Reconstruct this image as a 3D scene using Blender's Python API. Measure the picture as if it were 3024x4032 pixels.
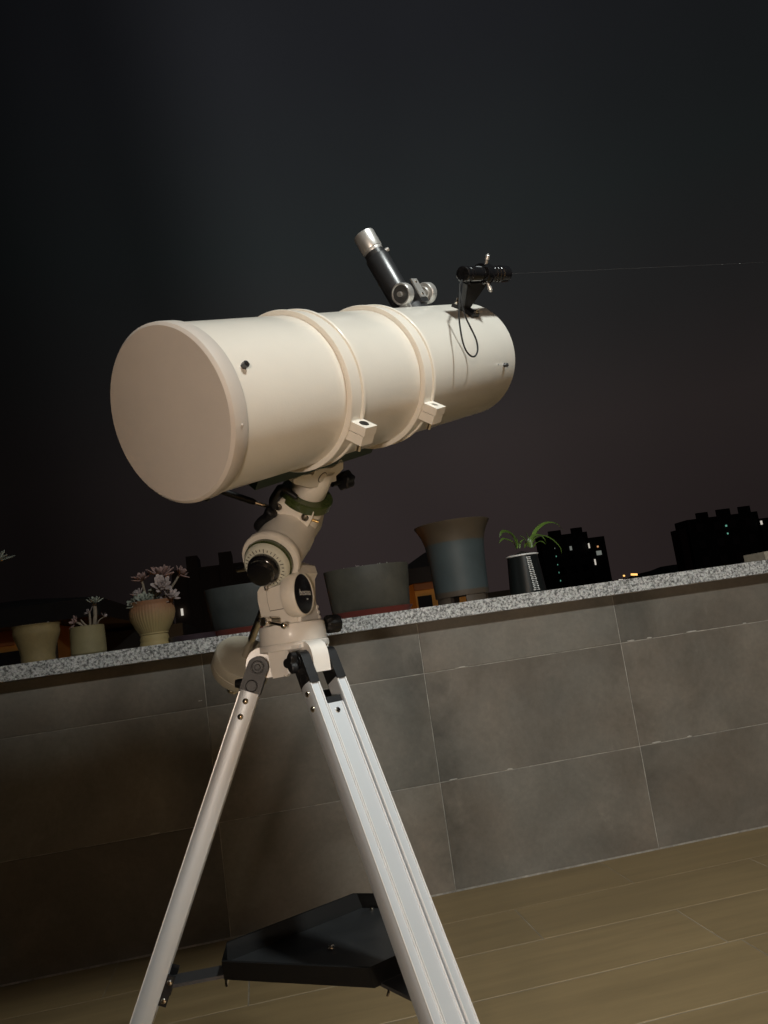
import bpy, bmesh, math, random
from mathutils import Vector as V, Matrix, noise
random.seed(7)
R_ = math.radians
sc = bpy.context.scene
for o in list(bpy.data.objects): bpy.data.objects.remove(o)
COL = sc.collection

# ------------------------------------------------------------------ camera
CAMZ = 1.0842
YAW, PIT, ROL = .1812, .1517, -.1426
fwd = V((math.sin(YAW)*math.cos(PIT), math.cos(YAW)*math.cos(PIT), math.sin(PIT)))
rgt0 = V((math.cos(YAW), -math.sin(YAW), 0)); up0 = rgt0.cross(fwd)
rgt = math.cos(ROL)*rgt0 + math.sin(ROL)*up0
upv = -math.sin(ROL)*rgt0 + math.cos(ROL)*up0
O = V((0, 0, CAMZ))
cd = bpy.data.cameras.new('camera'); cam = bpy.data.objects.new('camera', cd); COL.objects.link(cam)
cd.sensor_fit = 'VERTICAL'; cd.sensor_height = 36; cd.lens = 3029/4032*36
cd.clip_start = .02; cd.clip_end = 3000
cam.matrix_world = Matrix(((rgt.x, upv.x, -fwd.x, 0), (rgt.y, upv.y, -fwd.y, 0), (rgt.z, upv.z, -fwd.z, CAMZ), (0, 0, 0, 1)))
sc.camera = cam

# ------------------------------------------------------------------ world: night sky over a lit city
w = bpy.data.worlds.new('World'); sc.world = w; w.use_nodes = True
nt = w.node_tree; nt.nodes.clear()
def N(t, **k):
    n = nt.nodes.new(t)
    for a_, b_ in k.items(): setattr(n, a_, b_)
    return n
L = nt.links.new
out = N('ShaderNodeOutputWorld'); bg = N('ShaderNodeBackground'); add = N('ShaderNodeMixRGB', blend_type='ADD')
add.inputs[0].default_value = 1
sky = N('ShaderNodeTexSky', sky_type='NISHITA', sun_disc=False)
sky.sun_elevation = R_(-7); sky.sun_rotation = R_(250); sky.air_density = 1.5; sky.dust_density = 3
skm = N('ShaderNodeMixRGB', blend_type='MULTIPLY'); skm.inputs[0].default_value = 1; skm.inputs[2].default_value = (.1, .1, .1, 1)
tc = N('ShaderNodeTexCoord'); sx = N('ShaderNodeSeparateXYZ'); L(tc.outputs['Generated'], sx.inputs[0])
ramp = N('ShaderNodeValToRGB'); L(sx.outputs[2], ramp.inputs[0])
el = ramp.color_ramp.elements
el[0].position = 0; el[0].color = (.0270, .0195, .0190, 1)
el[1].position = .90; el[1].color = (.0080, .0084, .0100, 1)
for p_, c_ in ((.10, (.0275, .0205, .0200, 1)), (.22, (.0290, .0230, .0222, 1)), (.34, (.0215, .0205, .0205, 1)), (.47, (.0170, .0198, .0202, 1)), (.64, (.0135, .0142, .0165, 1))):
    e_ = el.new(p_); e_.color = c_
# sideways falloff: town glow, with lens vignette darkening put into the sky's edges
nv = N('ShaderNodeVectorMath', operation='NORMALIZE'); L(tc.outputs['Generated'], nv.inputs[0])
gd = N('ShaderNodeVectorMath', operation='DOT_PRODUCT'); gd.inputs[1].default_value = rgt0; L(nv.outputs[0], gd.inputs[0])
gm = N('ShaderNodeMapRange'); gm.inputs[1].default_value = -.5; gm.inputs[2].default_value = .5; L(gd.outputs['Value'], gm.inputs[0])
cr = N('ShaderNodeValToRGB'); cr.color_ramp.interpolation = 'EASE'; L(gm.outputs[0], cr.inputs[0])
ce = cr.color_ramp.elements; ce[0].position = .06; ce[0].color = (.12,)*3+(1,); ce[1].position = .95; ce[1].color = (.58,)*3+(1,)
x_ = ce.new(.25); x_.color = (.34,)*3+(1,); x_ = ce.new(.42); x_.color = (1, 1, 1, 1); x_ = ce.new(.58); x_.color = (.92,)*3+(1,)
cn = N('ShaderNodeTexNoise'); cn.inputs['Scale'].default_value = 2.2; cn.inputs['Detail'].default_value = 3
L(tc.outputs['Generated'], cn.inputs['Vector'])
cq = N('ShaderNodeMapRange'); cq.inputs[1].default_value = .3; cq.inputs[2].default_value = .7; cq.inputs[3].default_value = .88; cq.inputs[4].default_value = 1.12
L(cn.outputs[0], cq.inputs[0])
cx_ = N('ShaderNodeMath', operation='MULTIPLY'); L(cr.outputs[0], cx_.inputs[0]); L(cq.outputs[0], cx_.inputs[1])
cm = N('ShaderNodeVectorMath', operation='SCALE'); L(ramp.outputs[0], cm.inputs[0]); L(cx_.outputs[0], cm.inputs['Scale'])
L(sky.outputs[0], skm.inputs[1]); L(cm.outputs[0], add.inputs[1]); L(skm.outputs[0], add.inputs[2])
L(add.outputs[0], bg.inputs[0]); bg.inputs[1].default_value = 1.0; L(bg.outputs[0], out.inputs[0])
sc.view_settings.view_transform = 'Standard'; sc.view_settings.look = 'None'; sc.view_settings.gamma = 1
sc.view_settings.exposure = 0; sc.view_settings.use_curve_mapping = False
sc.render.engine = 'CYCLES'

# assumed terrace lamp, unseen: its light (the fixture is built further down)
LAMP = V((.97, -.23, 3.18)); LAMP_AIM = V((2.1, 2.3, .9)); LAMP_W = 318
ld = bpy.data.lights.new('assumed_terrace_lamp_bulb', 'SPOT'); ld.energy = LAMP_W; ld.color = (.94, .99, .955); ld.shadow_soft_size = .11
ld.spot_size = R_(140); ld.spot_blend = 1.
lo = bpy.data.objects.new('assumed_terrace_lamp_bulb', ld); COL.objects.link(lo); lo.location = LAMP
# unseen floor lamp assumed in a room behind the camera, for warm fill
rd = bpy.data.lights.new('assumed_floor_lamp_bulb', 'POINT'); rd.energy = 132; rd.color = (1, .83, .68); rd.shadow_soft_size = .10
ro0 = bpy.data.objects.new('assumed_floor_lamp_bulb', rd); COL.objects.link(ro0); ro0.location = (-.5, -1.8, .98)
lo.rotation_euler = (LAMP_AIM-LAMP).to_track_quat('-Z', 'Y').to_euler()

# ------------------------------------------------------------------ pixel -> place helpers
def ray(px, py): return (fwd*3029 + rgt*(px-1512) - upv*(py-2016)).normalized()
def at(px, py, Y):
    d = ray(px, py); return O + d*(Y/d.y)
def onplane(px, py, p0, n):
    d = ray(px, py); return O + d*((p0-O).dot(n)/d.dot(n))

# ------------------------------------------------------------------ materials
MATS = {}
def mat(name, col, rough=.5, metal=0., coat=0., spec=.5, bump=None, var=None, rnd=None, emit=None, aniso=0, scratch=None):
    """var=(scale, amount, (stretch)) tonal mottling; bump=(scale, strength); rnd=per object tone"""
    if name in MATS: return MATS[name]
    m = bpy.data.materials.new(name); m.use_nodes = True; t = m.node_tree; b = t.nodes['Principled BSDF']
    b.inputs['Base Color'].default_value = (*col, 1); b.inputs['Roughness'].default_value = rough
    b.inputs['Metallic'].default_value = metal; b.inputs['Coat Weight'].default_value = coat; b.inputs['Coat Roughness'].default_value = .15
    b.inputs['Specular IOR Level'].default_value = spec
    if aniso: b.inputs['Anisotropic'].default_value = aniso
    if emit: b.inputs['Emission Color'].default_value = (*emit[0], 1); b.inputs['Emission Strength'].default_value = emit[1]
    g = t.nodes.new('ShaderNodeNewGeometry'); vec = g.outputs['Position']
    if rnd:
        oi = t.nodes.new('ShaderNodeObjectInfo'); mu = t.nodes.new('ShaderNodeVectorMath'); mu.operation = 'MULTIPLY_ADD'
        cb = t.nodes.new('ShaderNodeCombineXYZ')
        for i in range(3): t.links.new(oi.outputs['Random'], cb.inputs[i])
        mu.inputs[1].default_value = (37, 91, 53); t.links.new(cb.outputs[0], mu.inputs[0]); t.links.new(vec, mu.inputs[2]); vec = mu.outputs[0]
    if var:
        mp = t.nodes.new('ShaderNodeMapping'); t.links.new(vec, mp.inputs[0]); mp.inputs['Scale'].default_value = var[2] if len(var) > 2 else (1, 1, 1)
        n1 = t.nodes.new('ShaderNodeTexNoise'); n1.inputs['Scale'].default_value = var[0]; n1.inputs['Detail'].default_value = 9; n1.inputs['Roughness'].default_value = .72
        t.links.new(mp.outputs[0], n1.inputs['Vector'])
        mr = t.nodes.new('ShaderNodeMapRange'); mr.inputs[1].default_value = .25; mr.inputs[2].default_value = .75
        mr.inputs[3].default_value = 1-var[1]; mr.inputs[4].default_value = 1+var[1]; t.links.new(n1.outputs[0], mr.inputs[0])
        val = mr.outputs[0]
        if rnd:
            r2 = t.nodes.new('ShaderNodeMapRange'); r2.inputs[3].default_value = 1-rnd; r2.inputs[4].default_value = 1+rnd
            t.links.new(oi.outputs['Random'], r2.inputs[0]); mm = t.nodes.new('ShaderNodeMath'); mm.operation = 'MULTIPLY'
            t.links.new(val, mm.inputs[0]); t.links.new(r2.outputs[0], mm.inputs[1]); val = mm.outputs[0]
        sm = t.nodes.new('ShaderNodeVectorMath'); sm.operation = 'SCALE'; sm.inputs[0].default_value = col
        t.links.new(val, sm.inputs['Scale']); t.links.new(sm.outputs[0], b.inputs['Base Color'])
        rr = t.nodes.new('ShaderNodeMapRange'); rr.inputs[3].default_value = max(.05, rough-.1); rr.inputs[4].default_value = min(1, rough+.1)
        t.links.new(n1.outputs[0], rr.inputs[0]); t.links.new(rr.outputs[0], b.inputs['Roughness'])
    if bump:
        mp2 = t.nodes.new('ShaderNodeMapping'); t.links.new(vec, mp2.inputs[0]); mp2.inputs['Scale'].default_value = bump[2] if len(bump) > 2 else (1, 1, 1)
        n2 = t.nodes.new('ShaderNodeTexNoise'); n2.inputs['Scale'].default_value = bump[0]; n2.inputs['Detail'].default_value = 4
        t.links.new(mp2.outputs[0], n2.inputs['Vector'])
        bp = t.nodes.new('ShaderNodeBump'); bp.inputs['Strength'].default_value = bump[1]; bp.inputs['Distance'].default_value = .002
        t.links.new(n2.outputs[0], bp.inputs['Height']); t.links.new(bp.outputs[0], b.inputs['Normal'])
    MATS[name] = m; return m
CREAM = mat('cream_enamel', (.80, .76, .685), .32, coat=.35, var=(9, .035), bump=(420, .05))
CAPM = mat('cream_cap_plastic', (.60, .55, .50), .55, var=(14, .04), bump=(700, .12))
MOUNT = mat('cream_mount_paint', (.76, .71, .63), .42, coat=.15, var=(30, .05), bump=(900, .12))
WHITE = mat('white_hub_plastic', (.80, .77, .72), .4, coat=.15, var=(40, .04), bump=(900, .08))
BLACK = mat('black_plastic', (.009, .009, .010), .42, spec=.35, var=(60, .25), bump=(600, .12))
BLKG = mat('black_gloss', (.008, .008, .009), .16, coat=.4)
BLKM = mat('black_satin_metal', (.022, .023, .025), .34, spec=.7, bump=(900, .05))
ALU = mat('anodised_aluminium', (.63, .67, .71), .46, metal=.4, bump=(900, .04))
SILV = mat('turned_aluminium', (.62, .61, .59), .36, metal=.72)
CHROME = mat('chrome', (.72, .68, .62), .14, metal=1.)
BRASS = mat('brass', (.75, .5, .2), .25, metal=1.)
GREEN = mat('green_setting_ring', (.040, .056, .015), .28, coat=.3, var=(25, .2))
DOVE = mat('dark_green_dovetail', (.013, .035, .025), .5, var=(40, .2))
DIAL = mat('ivory_dial', (.62, .62, .52), .4, var=(60, .08))
INK = mat('dial_ink', (.06, .055, .045), .6)
PRINT = mat('white_print', (.55, .55, .53), .5)
STRAP = mat('black_cord', (.010, .010, .010), .6)
RUBBER = mat('rubber', (.02, .02, .02), .8)
def tilemat():
    m = bpy.data.materials.new('smoky_stone_tile'); m.use_nodes = True; t = m.node_tree; b = t.nodes['Principled BSDF']; k = t.links.new
    def n(ty, **kw):
        q = t.nodes.new(ty)
        for a_, v in kw.items(): setattr(q, a_, v)
        return q
    g = n('ShaderNodeNewGeometry'); oi = n('ShaderNodeObjectInfo'); tco = n('ShaderNodeTexCoord')
    cb = n('ShaderNodeCombineXYZ')
    for i in range(3): k(oi.outputs['Random'], cb.inputs[i])
    mu = n('ShaderNodeVectorMath', operation='MULTIPLY_ADD'); mu.inputs[1].default_value = (37, 91, 53); k(cb.outputs[0], mu.inputs[0]); k(g.outputs['Position'], mu.inputs[2])
    def noise_(sc_, det, rou, dist=0., src=mu.outputs[0], st=(1, 1, 1)):
        mp = n('ShaderNodeMapping'); mp.inputs['Scale'].default_value = st; k(src, mp.inputs[0])
        q = n('ShaderNodeTexNoise'); q.inputs['Scale'].default_value = sc_; q.inputs['Detail'].default_value = det; q.inputs['Roughness'].default_value = rou; q.inputs['Distortion'].default_value = dist
        k(mp.outputs[0], q.inputs['Vector']); return q.outputs[0]
    def rng(src, a0, a1, b0, b1):
        q = n('ShaderNodeMapRange'); q.inputs[1].default_value = a0; q.inputs[2].default_value = a1; q.inputs[3].default_value = b0; q.inputs[4].default_value = b1; k(src, q.inputs[0]); return q.outputs[0]
    def mul(a_, b_):
        q = n('ShaderNodeMath', operation='MULTIPLY'); k(a_, q.inputs[0]); k(b_, q.inputs[1]); return q.outputs[0]
    big = rng(noise_(2.2, 10, .62, .5), .32, .68, .74, 1.24)          # smoky clouds in the print
    fine = rng(noise_(48, 6, .7), .3, .7, .90, 1.10)                  # stone grain
    wisp = rng(noise_(7, 8, .65, 1.2, st=(1, 1, .45)), .60, .78, 1., 1.28)   # pale wipe marks
    tone = rng(oi.outputs['Random'], 0, 1, .78, 1.18)                 # tile to tile
    sx_ = n('ShaderNodeSeparateXYZ'); k(tco.outputs['Object'], sx_.inputs[0])
    ax_ = n('ShaderNodeMath', operation='ABSOLUTE'); k(sx_.outputs[0], ax_.inputs[0])
    edge = rng(ax_.outputs[0], .26, .455, 0., 1.)                       # grime gathering unevenly along the ends
    em = mul(edge, rng(noise_(3.1, 6, .6, .3), .47, .66, 0., .42))
    inv = n('ShaderNodeMath', operation='SUBTRACT'); inv.inputs[0].default_value = 1.; k(em, inv.inputs[1])
    v = mul(mul(mul(big, fine), mul(wisp, tone)), inv.outputs[0])
    hue = n('ShaderNodeMixRGB'); hue.inputs[1].default_value = (.212, .197, .172, 1); hue.inputs[2].default_value = (.220, .189, .156, 1); k(rng(noise_(1.4, 4, .5), .4, .6, 0, 1), hue.inputs[0])
    sm = n('ShaderNodeVectorMath', operation='SCALE'); k(hue.outputs[0], sm.inputs[0]); k(v, sm.inputs['Scale']); k(sm.outputs[0], b.inputs['Base Color'])
    k(rng(noise_(6, 5, .6), .3, .7, .42, .62), b.inputs['Roughness'])
    bp = n('ShaderNodeBump'); bp.inputs['Strength'].default_value = .12; bp.inputs['Distance'].default_value = .0015; k(noise_(150, 4, .6), bp.inputs['Height']); k(bp.outputs[0], b.inputs['Normal'])
    return m
TILE = tilemat()
GROUT = mat('pale_grout', (.42, .39, .35), .9, var=(14, .7))
FLOORM = mat('wood_look_plank_tile', (.325, .230, .115), .48, var=(4, .22, (.3, 3.2, 1)), rnd=.06, bump=(40, .12, (.15, 3, 1)))
FGROUT = mat('floor_grout', (.34, .28, .20), .9, var=(3, .75))
RENDERW = mat('cream_house_render', (.60, .52, .42), .9, var=(4, .1), bump=(90, .3))
SOIL = mat('dark_potting_soil', (.018, .013, .009), .95, var=(80, .5), bump=(120, 1.))

def granite():
    m = bpy.data.materials.new('speckled_granite'); m.use_nodes = True; t = m.node_tree; b = t.nodes['Principled BSDF']
    g = t.nodes.new('ShaderNodeNewGeometry')
    n1 = t.nodes.new('ShaderNodeTexNoise'); n1.inputs['Scale'].default_value = 112; n1.inputs['Detail'].default_value = 3; n1.inputs['Roughness'].default_value = .7
    v1 = t.nodes.new('ShaderNodeTexVoronoi'); v1.inputs['Scale'].default_value = 170
    n2 = t.nodes.new('ShaderNodeTexNoise'); n2.inputs['Scale'].default_value = 22; n2.inputs['Detail'].default_value = 4
    for n in (n1, v1, n2): t.links.new(g.outputs['Position'], n.inputs['Vector'])
    r = t.nodes.new('ShaderNodeValToRGB'); e = r.color_ramp.elements
    e[0].position = .36; e[0].color = (.12, .115, .11, 1); e[1].position = .60; e[1].color = (.95, .92, .87, 1)
    x = e.new(.44); x.color = (.38, .365, .35, 1); x = e.new(.51); x.color = (.72, .70, .66, 1)
    t.links.new(n1.outputs[0], r.inputs[0])
    mx = t.nodes.new('ShaderNodeMixRGB'); mx.blend_type = 'MULTIPLY'; mx.inputs[0].default_value = .35
    t.links.new(r.outputs[0], mx.inputs[1]); t.links.new(v1.outputs['Color'], mx.inputs[2])
    hs = t.nodes.new('ShaderNodeHueSaturation'); hs.inputs['Saturation'].default_value = .12; t.links.new(mx.outputs[0], hs.inputs['Color'])
    m2 = t.nodes.new('ShaderNodeMixRGB'); m2.blend_type = 'MULTIPLY'; m2.inputs[0].default_value = .3; t.links.new(hs.outputs[0], m2.inputs[1]); t.links.new(n2.outputs[0], m2.inputs[2])
    t.links.new(m2.outputs[0], b.inputs['Base Color']); b.inputs['Roughness'].default_value = .45
    return m
GRAN = granite()

# ------------------------------------------------------------------ mesh helpers (all in world metres)
def frame(axis):
    a_ = axis.normalized(); h = V((0, 0, 1)) if abs(a_.z) < .9 else V((1, 0, 0))
    x = a_.cross(h).normalized(); return x, a_.cross(x).normalized(), a_
def ring(bm, c, x, y, r, n): return [bm.verts.new(c + r*(math.cos(2*math.pi*i/n)*x + math.sin(2*math.pi*i/n)*y)) for i in range(n)]
def skin(bm, A, B):
    n = len(A)
    for i in range(n): bm.faces.new((A[i], A[(i+1) % n], B[(i+1) % n], B[i]))
def lathe(bm, o, axis, prof, seg=32, sy=1.):
    """prof: list of (radius, height along axis); sy squashes one direction"""
    x, y, a_ = frame(axis); prev = None
    for i, (r, h) in enumerate(prof):
        c = o + a_*h
        if r < 1e-6:
            cur = [bm.verts.new(c)]
        else: cur = ring(bm, c, x*sy, y, r, seg)
        if prev:
            if len(prev) == 1 and len(cur) > 1:
                for k in range(seg): bm.faces.new((prev[0], cur[(k+1) % seg], cur[k]))
            elif len(cur) == 1 and len(prev) > 1:
                for k in range(seg): bm.faces.new((cur[0], prev[k], prev[(k+1) % seg]))
            elif len(cur) > 1: skin(bm, prev, cur)
        prev = cur
def cyl(bm, p0, p1, r0, r1=None, seg=24, ch=0.):
    r1 = r0 if r1 is None else r1; h = (p1-p0).length
    if ch: pr = [(0, 0), (r0-ch, 0), (r0, ch), (r1, h-ch), (r1-ch, h), (0, h)]
    else: pr = [(0, 0), (r0, 0), (r1, h), (0, h)]
    lathe(bm, p0, p1-p0, pr, seg)
def prism(bm, pts, ext):
    A = [bm.verts.new(p) for p in pts]; B = [bm.verts.new(p+ext) for p in pts]
    bm.faces.new(A); bm.faces.new(B[::-1]); skin(bm, A, B)
def box(bm, c, ax, hf):
    x, y, z = [a_*h for a_, h in zip(ax, hf)]
    prism(bm, [c-x-y-z, c+x-y-z, c+x+y-z, c-x+y-z], 2*z)
XYZ = (V((1, 0, 0)), V((0, 1, 0)), V((0, 0, 1)))
def wbox(bm, lo_, hi): box(bm, (V(lo_)+V(hi))/2, XYZ, [(h-l)/2 for l, h in zip(lo_, hi)])
def sweep(bm, pts, r, seg=8, flat=1., closed=False):
    n = len(pts); prev = None; first = None; refx = None
    for i, p in enumerate(pts):
        tg = (pts[(i+1) % n]-pts[i-1]) if closed else (pts[min(i+1, n-1)]-pts[max(i-1, 0)])
        tg.normalize()
        if refx is None: refx, _, _ = frame(tg)
        x = (refx-tg*refx.dot(tg)).normalized(); refx = x; y = tg.cross(x)
        rr = r[i] if isinstance(r, (list, tuple)) else r
        cur = [bm.verts.new(p+rr*(math.cos(2*math.pi*k/seg)*x*flat+math.sin(2*math.pi*k/seg)*y)) for k in range(seg)]
        if prev: skin(bm, prev, cur)
        else: first = cur
        prev = cur
    if closed: skin(bm, prev, first)
    else: bm.faces.new(first); bm.faces.new(prev[::-1])
def ball(bm, c, r, sub=2):
    bmesh.ops.create_icosphere(bm, subdivisions=sub, radius=r, matrix=Matrix.Translation(c))
WL = {}
def wl(o): return WL.get(o.name, V((0, 0, 0)))
def obj(name, bm, m, parent=None, bev=0., org=None, ang=35, label=None, stuff=False, smooth=True):
    if bev:
        es = [e for e in bm.edges if len(e.link_faces) == 2 and e.calc_face_angle(0) > R_(40)]
        bmesh.ops.bevel(bm, geom=es, offset=bev, segments=2, affect='EDGES', clamp_overlap=True)
    bmesh.ops.recalc_face_normals(bm, faces=bm.faces[:])
    vs = [v.co for v in bm.verts]
    c = V(org) if org is not None else V([(min(v[i] for v in vs)+max(v[i] for v in vs))/2 for i in range(3)])
    bmesh.ops.translate(bm, verts=bm.verts[:], vec=-c)
    me = bpy.data.meshes.new(name); bm.to_mesh(me); bm.free()
    me.materials.append(m)
    if smooth:
        for p in me.polygons: p.use_smooth = True
        me.set_sharp_from_angle(angle=R_(ang))
    return link(name, me, c, parent, label, stuff)
def link(name, me, c, parent=None, label=None, stuff=False, rot=None, scale=None):
    o = bpy.data.objects.new(name, me); COL.objects.link(o)
    o.location = V(c) - (wl(parent) if parent else V((0, 0, 0))); o.parent = parent; WL[o.name] = V(c)
    if rot is not None: o.rotation_euler = rot
    if scale is not None: o.scale = (scale,)*3 if not isinstance(scale, (tuple, list)) else scale
    if label: o['label'] = label
    if stuff: o['kind'] = 'stuff'
    return o
def thing(name, label, cat, loc, group=None):
    o = bpy.data.objects.new(name, None); COL.objects.link(o); o.location = loc; WL[o.name] = V(loc); o.empty_display_size = .05
    return tag(o, label, cat, group)
def tag(o, label, cat, group=None):
    o['label'] = label; o['category'] = cat
    if group: o['group'] = group
    return o
def struct(o): o['kind'] = 'structure'; return o
B = bmesh.new

# ================================================================== SETTING
WY = 3.277                       # tiled face of the parapet
# ground far below the roof terrace
bm = B(); wbox(bm, (-1500, -300, -13.2), (1500, 2400, -13)); struct(obj('ground', bm, mat('night_ground', (.03, .03, .028), .9, var=(.05, .4))))
# floor: slab with a grout bed, each plank tile on it
fl = struct(obj('floor', (lambda b: (wbox(b, (-4.6, -.7, -.25), (5.6, WY, -.0011)), b)[1])(B()), FGROUT))
PW, PL, g = .305, .98, .0022
bm = B(); wbox(bm, (-PL/2+g, -PW/2+g, -.006), (PL/2-g, PW/2-g, 0.)); 
es = [e for e in bm.edges if all(abs(v.co.z) < 1e-5 for v in e.verts)]
bmesh.ops.bevel(bm, geom=es, offset=.0012, segments=1, affect='EDGES')
plank = bpy.data.meshes.new('plank'); bm.to_mesh(plank); bm.free(); plank.materials.append(FLOORM)
def cutplank(x0, x1, y0, y1):
    b = B(); wbox(b, (x0+g, y0+g, -.006), (x1-g, y1-g, 0)); return obj('plank', b, FLOORM, fl, smooth=False)
for r in range(-1, 15):
    y1 = 2.97 - (r-1)*PW; y0 = y1-PW
    if r == -1: continue
    if r == 0: y1 = WY-.001
    if y0 < -.75: continue
    off = .37 if r == 3 else .82 if r % 2 == 1 else 1.305-PL
    for k in range(-6, 6):
        xa = off+k*PL; xb = xa+PL
        if xb < -3.2 or xa > 4.2: continue
        if r == 0: cutplank(xa, xb, y0, y1)
        else: link('plank', plank, ((xa+xb)/2, (y0+y1)/2, 0), fl)
# parapet: core, tiles, granite coping
GZ0, GZ1, OVH = 1.098, 1.157, .077
par = thing('parapet_wall', 'dark tiled terrace parapet with speckled granite coping', 'wall', (0, WY+.1, 0))
bm = B(); wbox(bm, (-4.6, WY+.0025, -.25), (5.6, WY+.24, GZ0-.001)); core = obj('wall_core', bm, GROUT, par)
TW, TH, X0 = .908, .45, -.2348
def tmesh(w_, h_):
    b = B(); wbox(b, (-w_/2+.0017, 0, -h_/2+.0017), (w_/2-.0017, .012, h_/2-.0017))
    es_ = [e for e in b.edges if all(v.co.y < 1e-5 for v in e.verts)]
    bmesh.ops.bevel(b, geom=es_, offset=.0012, segments=1, affect='EDGES')
    me = bpy.data.meshes.new('tile'); b.to_mesh(me); b.free(); me.materials.append(TILE); return me
Z1 = CAMZ-.2022
rows = [(Z1, GZ0-.002), (Z1-.45, Z1), (.004, Z1-.45)]
tms = [tmesh(TW, b_-a_) for a_, b_ in rows]
rt = random.Random(3)
for k in range(-5, 7):
    xa = X0+k*TW
    if xa < -4.6 or xa+TW > 5.6: continue
    for (a_, b_), me in zip(rows, tms):
        t_ = link('tile', me, (xa+TW/2, WY+rt.uniform(-.0006, .0006), (a_+b_)/2), par)
# lumps of grout left on the joints
GL = mat('dried_grout', (.55, .52, .48), .9)
for x_, z_, w_ in ((1.63, Z1+.004, .022), (1.72, Z1+.004, .016), (1.93, Z1+.003, .03), (.73, Z1-.45+.003, .02), (.98, Z1-.45+.003, .014), (1.66, Z1-.45+.004, .026), (1.82, Z1-.45+.004, .014), (2.2, Z1+.003, .01), (-.48, Z1-.45+.003, .02), (.84, Z1+.003, .035), (-.26, Z1+.03, .01)):
    bm = B(); bmesh.ops.create_icosphere(bm, subdivisions=2, radius=1., matrix=Matrix.Translation((x_, WY+.001, z_)) @ Matrix.Diagonal((w_, .002, .0032, 1)))
    for v in bm.verts: v.co += noise.noise_vector(v.co*160)*.0015
    obj('grout_smear', bm, GL, par)
# granite coping slabs
for xa, xb in ((-4.6, -2.2), (-2.2, -.62), (-.62, .47), (.47, 2.35), (2.35, 5.6)):
    bm = B(); wbox(bm, (xa+.0006, WY-OVH, GZ0), (xb-.0006, WY+.30, GZ1))
    obj('coping_slab', bm, GRAN, par, bev=.0025)
# house behind the camera, unseen (assumed lamp on its wall, assumed lit room)
hs = thing('house_wall', 'cream rendered house wall with an assumed door opening behind the terrace', 'house', (0, -.8, 0))
DX0, DX1, DZ = -.42, .95, 2.25  # assumed door opening; its left jamb is set to shade the left wall
for nm_, lo_, hi_ in (('wall', (-4.6, -.95, -.25), (DX0, -.7, 3.9)), ('wall', (DX1, -.95, -.25), (5.6, -.7, 3.9)), ('lintel', (DX0, -.95, DZ), (DX1, -.7, 3.9)),
                      ('room_wall', (-2.6, -5.2, -.2), (-2.5, -.95, 2.7)), ('room_wall', (1.9, -5.2, -.2), (2.0, -.95, 2.7)), ('room_wall', (-2.5, -5.2, -.2), (1.9, -5.1, 2.7)), ('room_ceiling', (-2.6, -5.2, 2.7), (2.0, -.95, 2.8)), ('room_floor', (-2.5, -5.1, -.2), (1.9, -.7, -.001))):
    bm = B(); wbox(bm, lo_, hi_); obj(nm_, bm, FLOORM if nm_ == 'room_floor' else RENDERW, hs)
for lo_, hi_ in (((DX0, -.88, 0), (DX0+.05, -.8, DZ)), ((DX1-.05, -.88, 0), (DX1, -.8, DZ)), ((DX0+.05, -.88, DZ-.05), (DX1-.05, -.8, DZ))):
    bm = B(); wbox(bm, lo_, hi_); obj('assumed_door_frame', bm, mat('door_frame_metal', (.12, .12, .12), .4, metal=.6), hs)
FLP = V((-.5, -1.8, 0))
pd = thing('assumed_floor_lamp', 'slim black floor lamp with an open shade, assumed inside the unseen room', 'lamp', FLP)  # assumed source of the warm fill light, out of view
bm = B(); cyl(bm, FLP, FLP+V((0, 0, .025)), .14, seg=32, ch=.004); obj('base', bm, BLACK, pd)
bm = B(); cyl(bm, FLP+V((0, 0, .025)), FLP+V((0, 0, .86)), .010, seg=12); obj('pole', bm, BLACK, pd)
bm = B(); lathe(bm, FLP, V((0, 0, 1)), [(.16, 1.20), (.10, 1.27), (.02, 1.28), (.02, 1.275), (.098, 1.265), (.157, 1.20), (.16, 1.20)], 32); obj('lamp_shade', bm, WHITE, pd)
for k in range(3):
    an = k*2.0944+.9; bm = B(); cyl(bm, FLP+V((.011*math.cos(an), .011*math.sin(an), .85)), FLP+V((.125*math.cos(an), .125*math.sin(an), 1.24)), .002, seg=6); obj('strut', bm, BLACK, pd)
# assumed lamp fixture round the bulb, out of view
tl = thing('assumed_terrace_lamp', 'assumed black bell shaded wall lamp on a bracket arm, out of view', 'lamp', (LAMP.x, -.7, LAMP.z))
bm = B(); cyl(bm, V((LAMP.x, -.7, LAMP.z+.14)), V((LAMP.x, -.67, LAMP.z+.14)), .06); obj('wall_plate', bm, BLACK, tl, bev=.004)
bm = B(); sweep(bm, [V((LAMP.x, -.67, LAMP.z+.14)), V((LAMP.x, -.6, LAMP.z+.22)), V((LAMP.x, -.4, LAMP.z+.24)), V((LAMP.x, LAMP.y-.02, LAMP.z+.2)), V((LAMP.x, LAMP.y, LAMP.z+.1))], .012); obj('arm', bm, BLACK, tl)
bm = B(); lathe(bm, LAMP, V((0, 0, 1)), [(.125, .02), (.10, .06), (.05, .1), (.03, .13), (.027, .13), (.047, .098), (.097, .058), (.122, .02), (.125, .02)], 32); obj('lamp_shade', bm, BLACK, tl)

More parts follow.
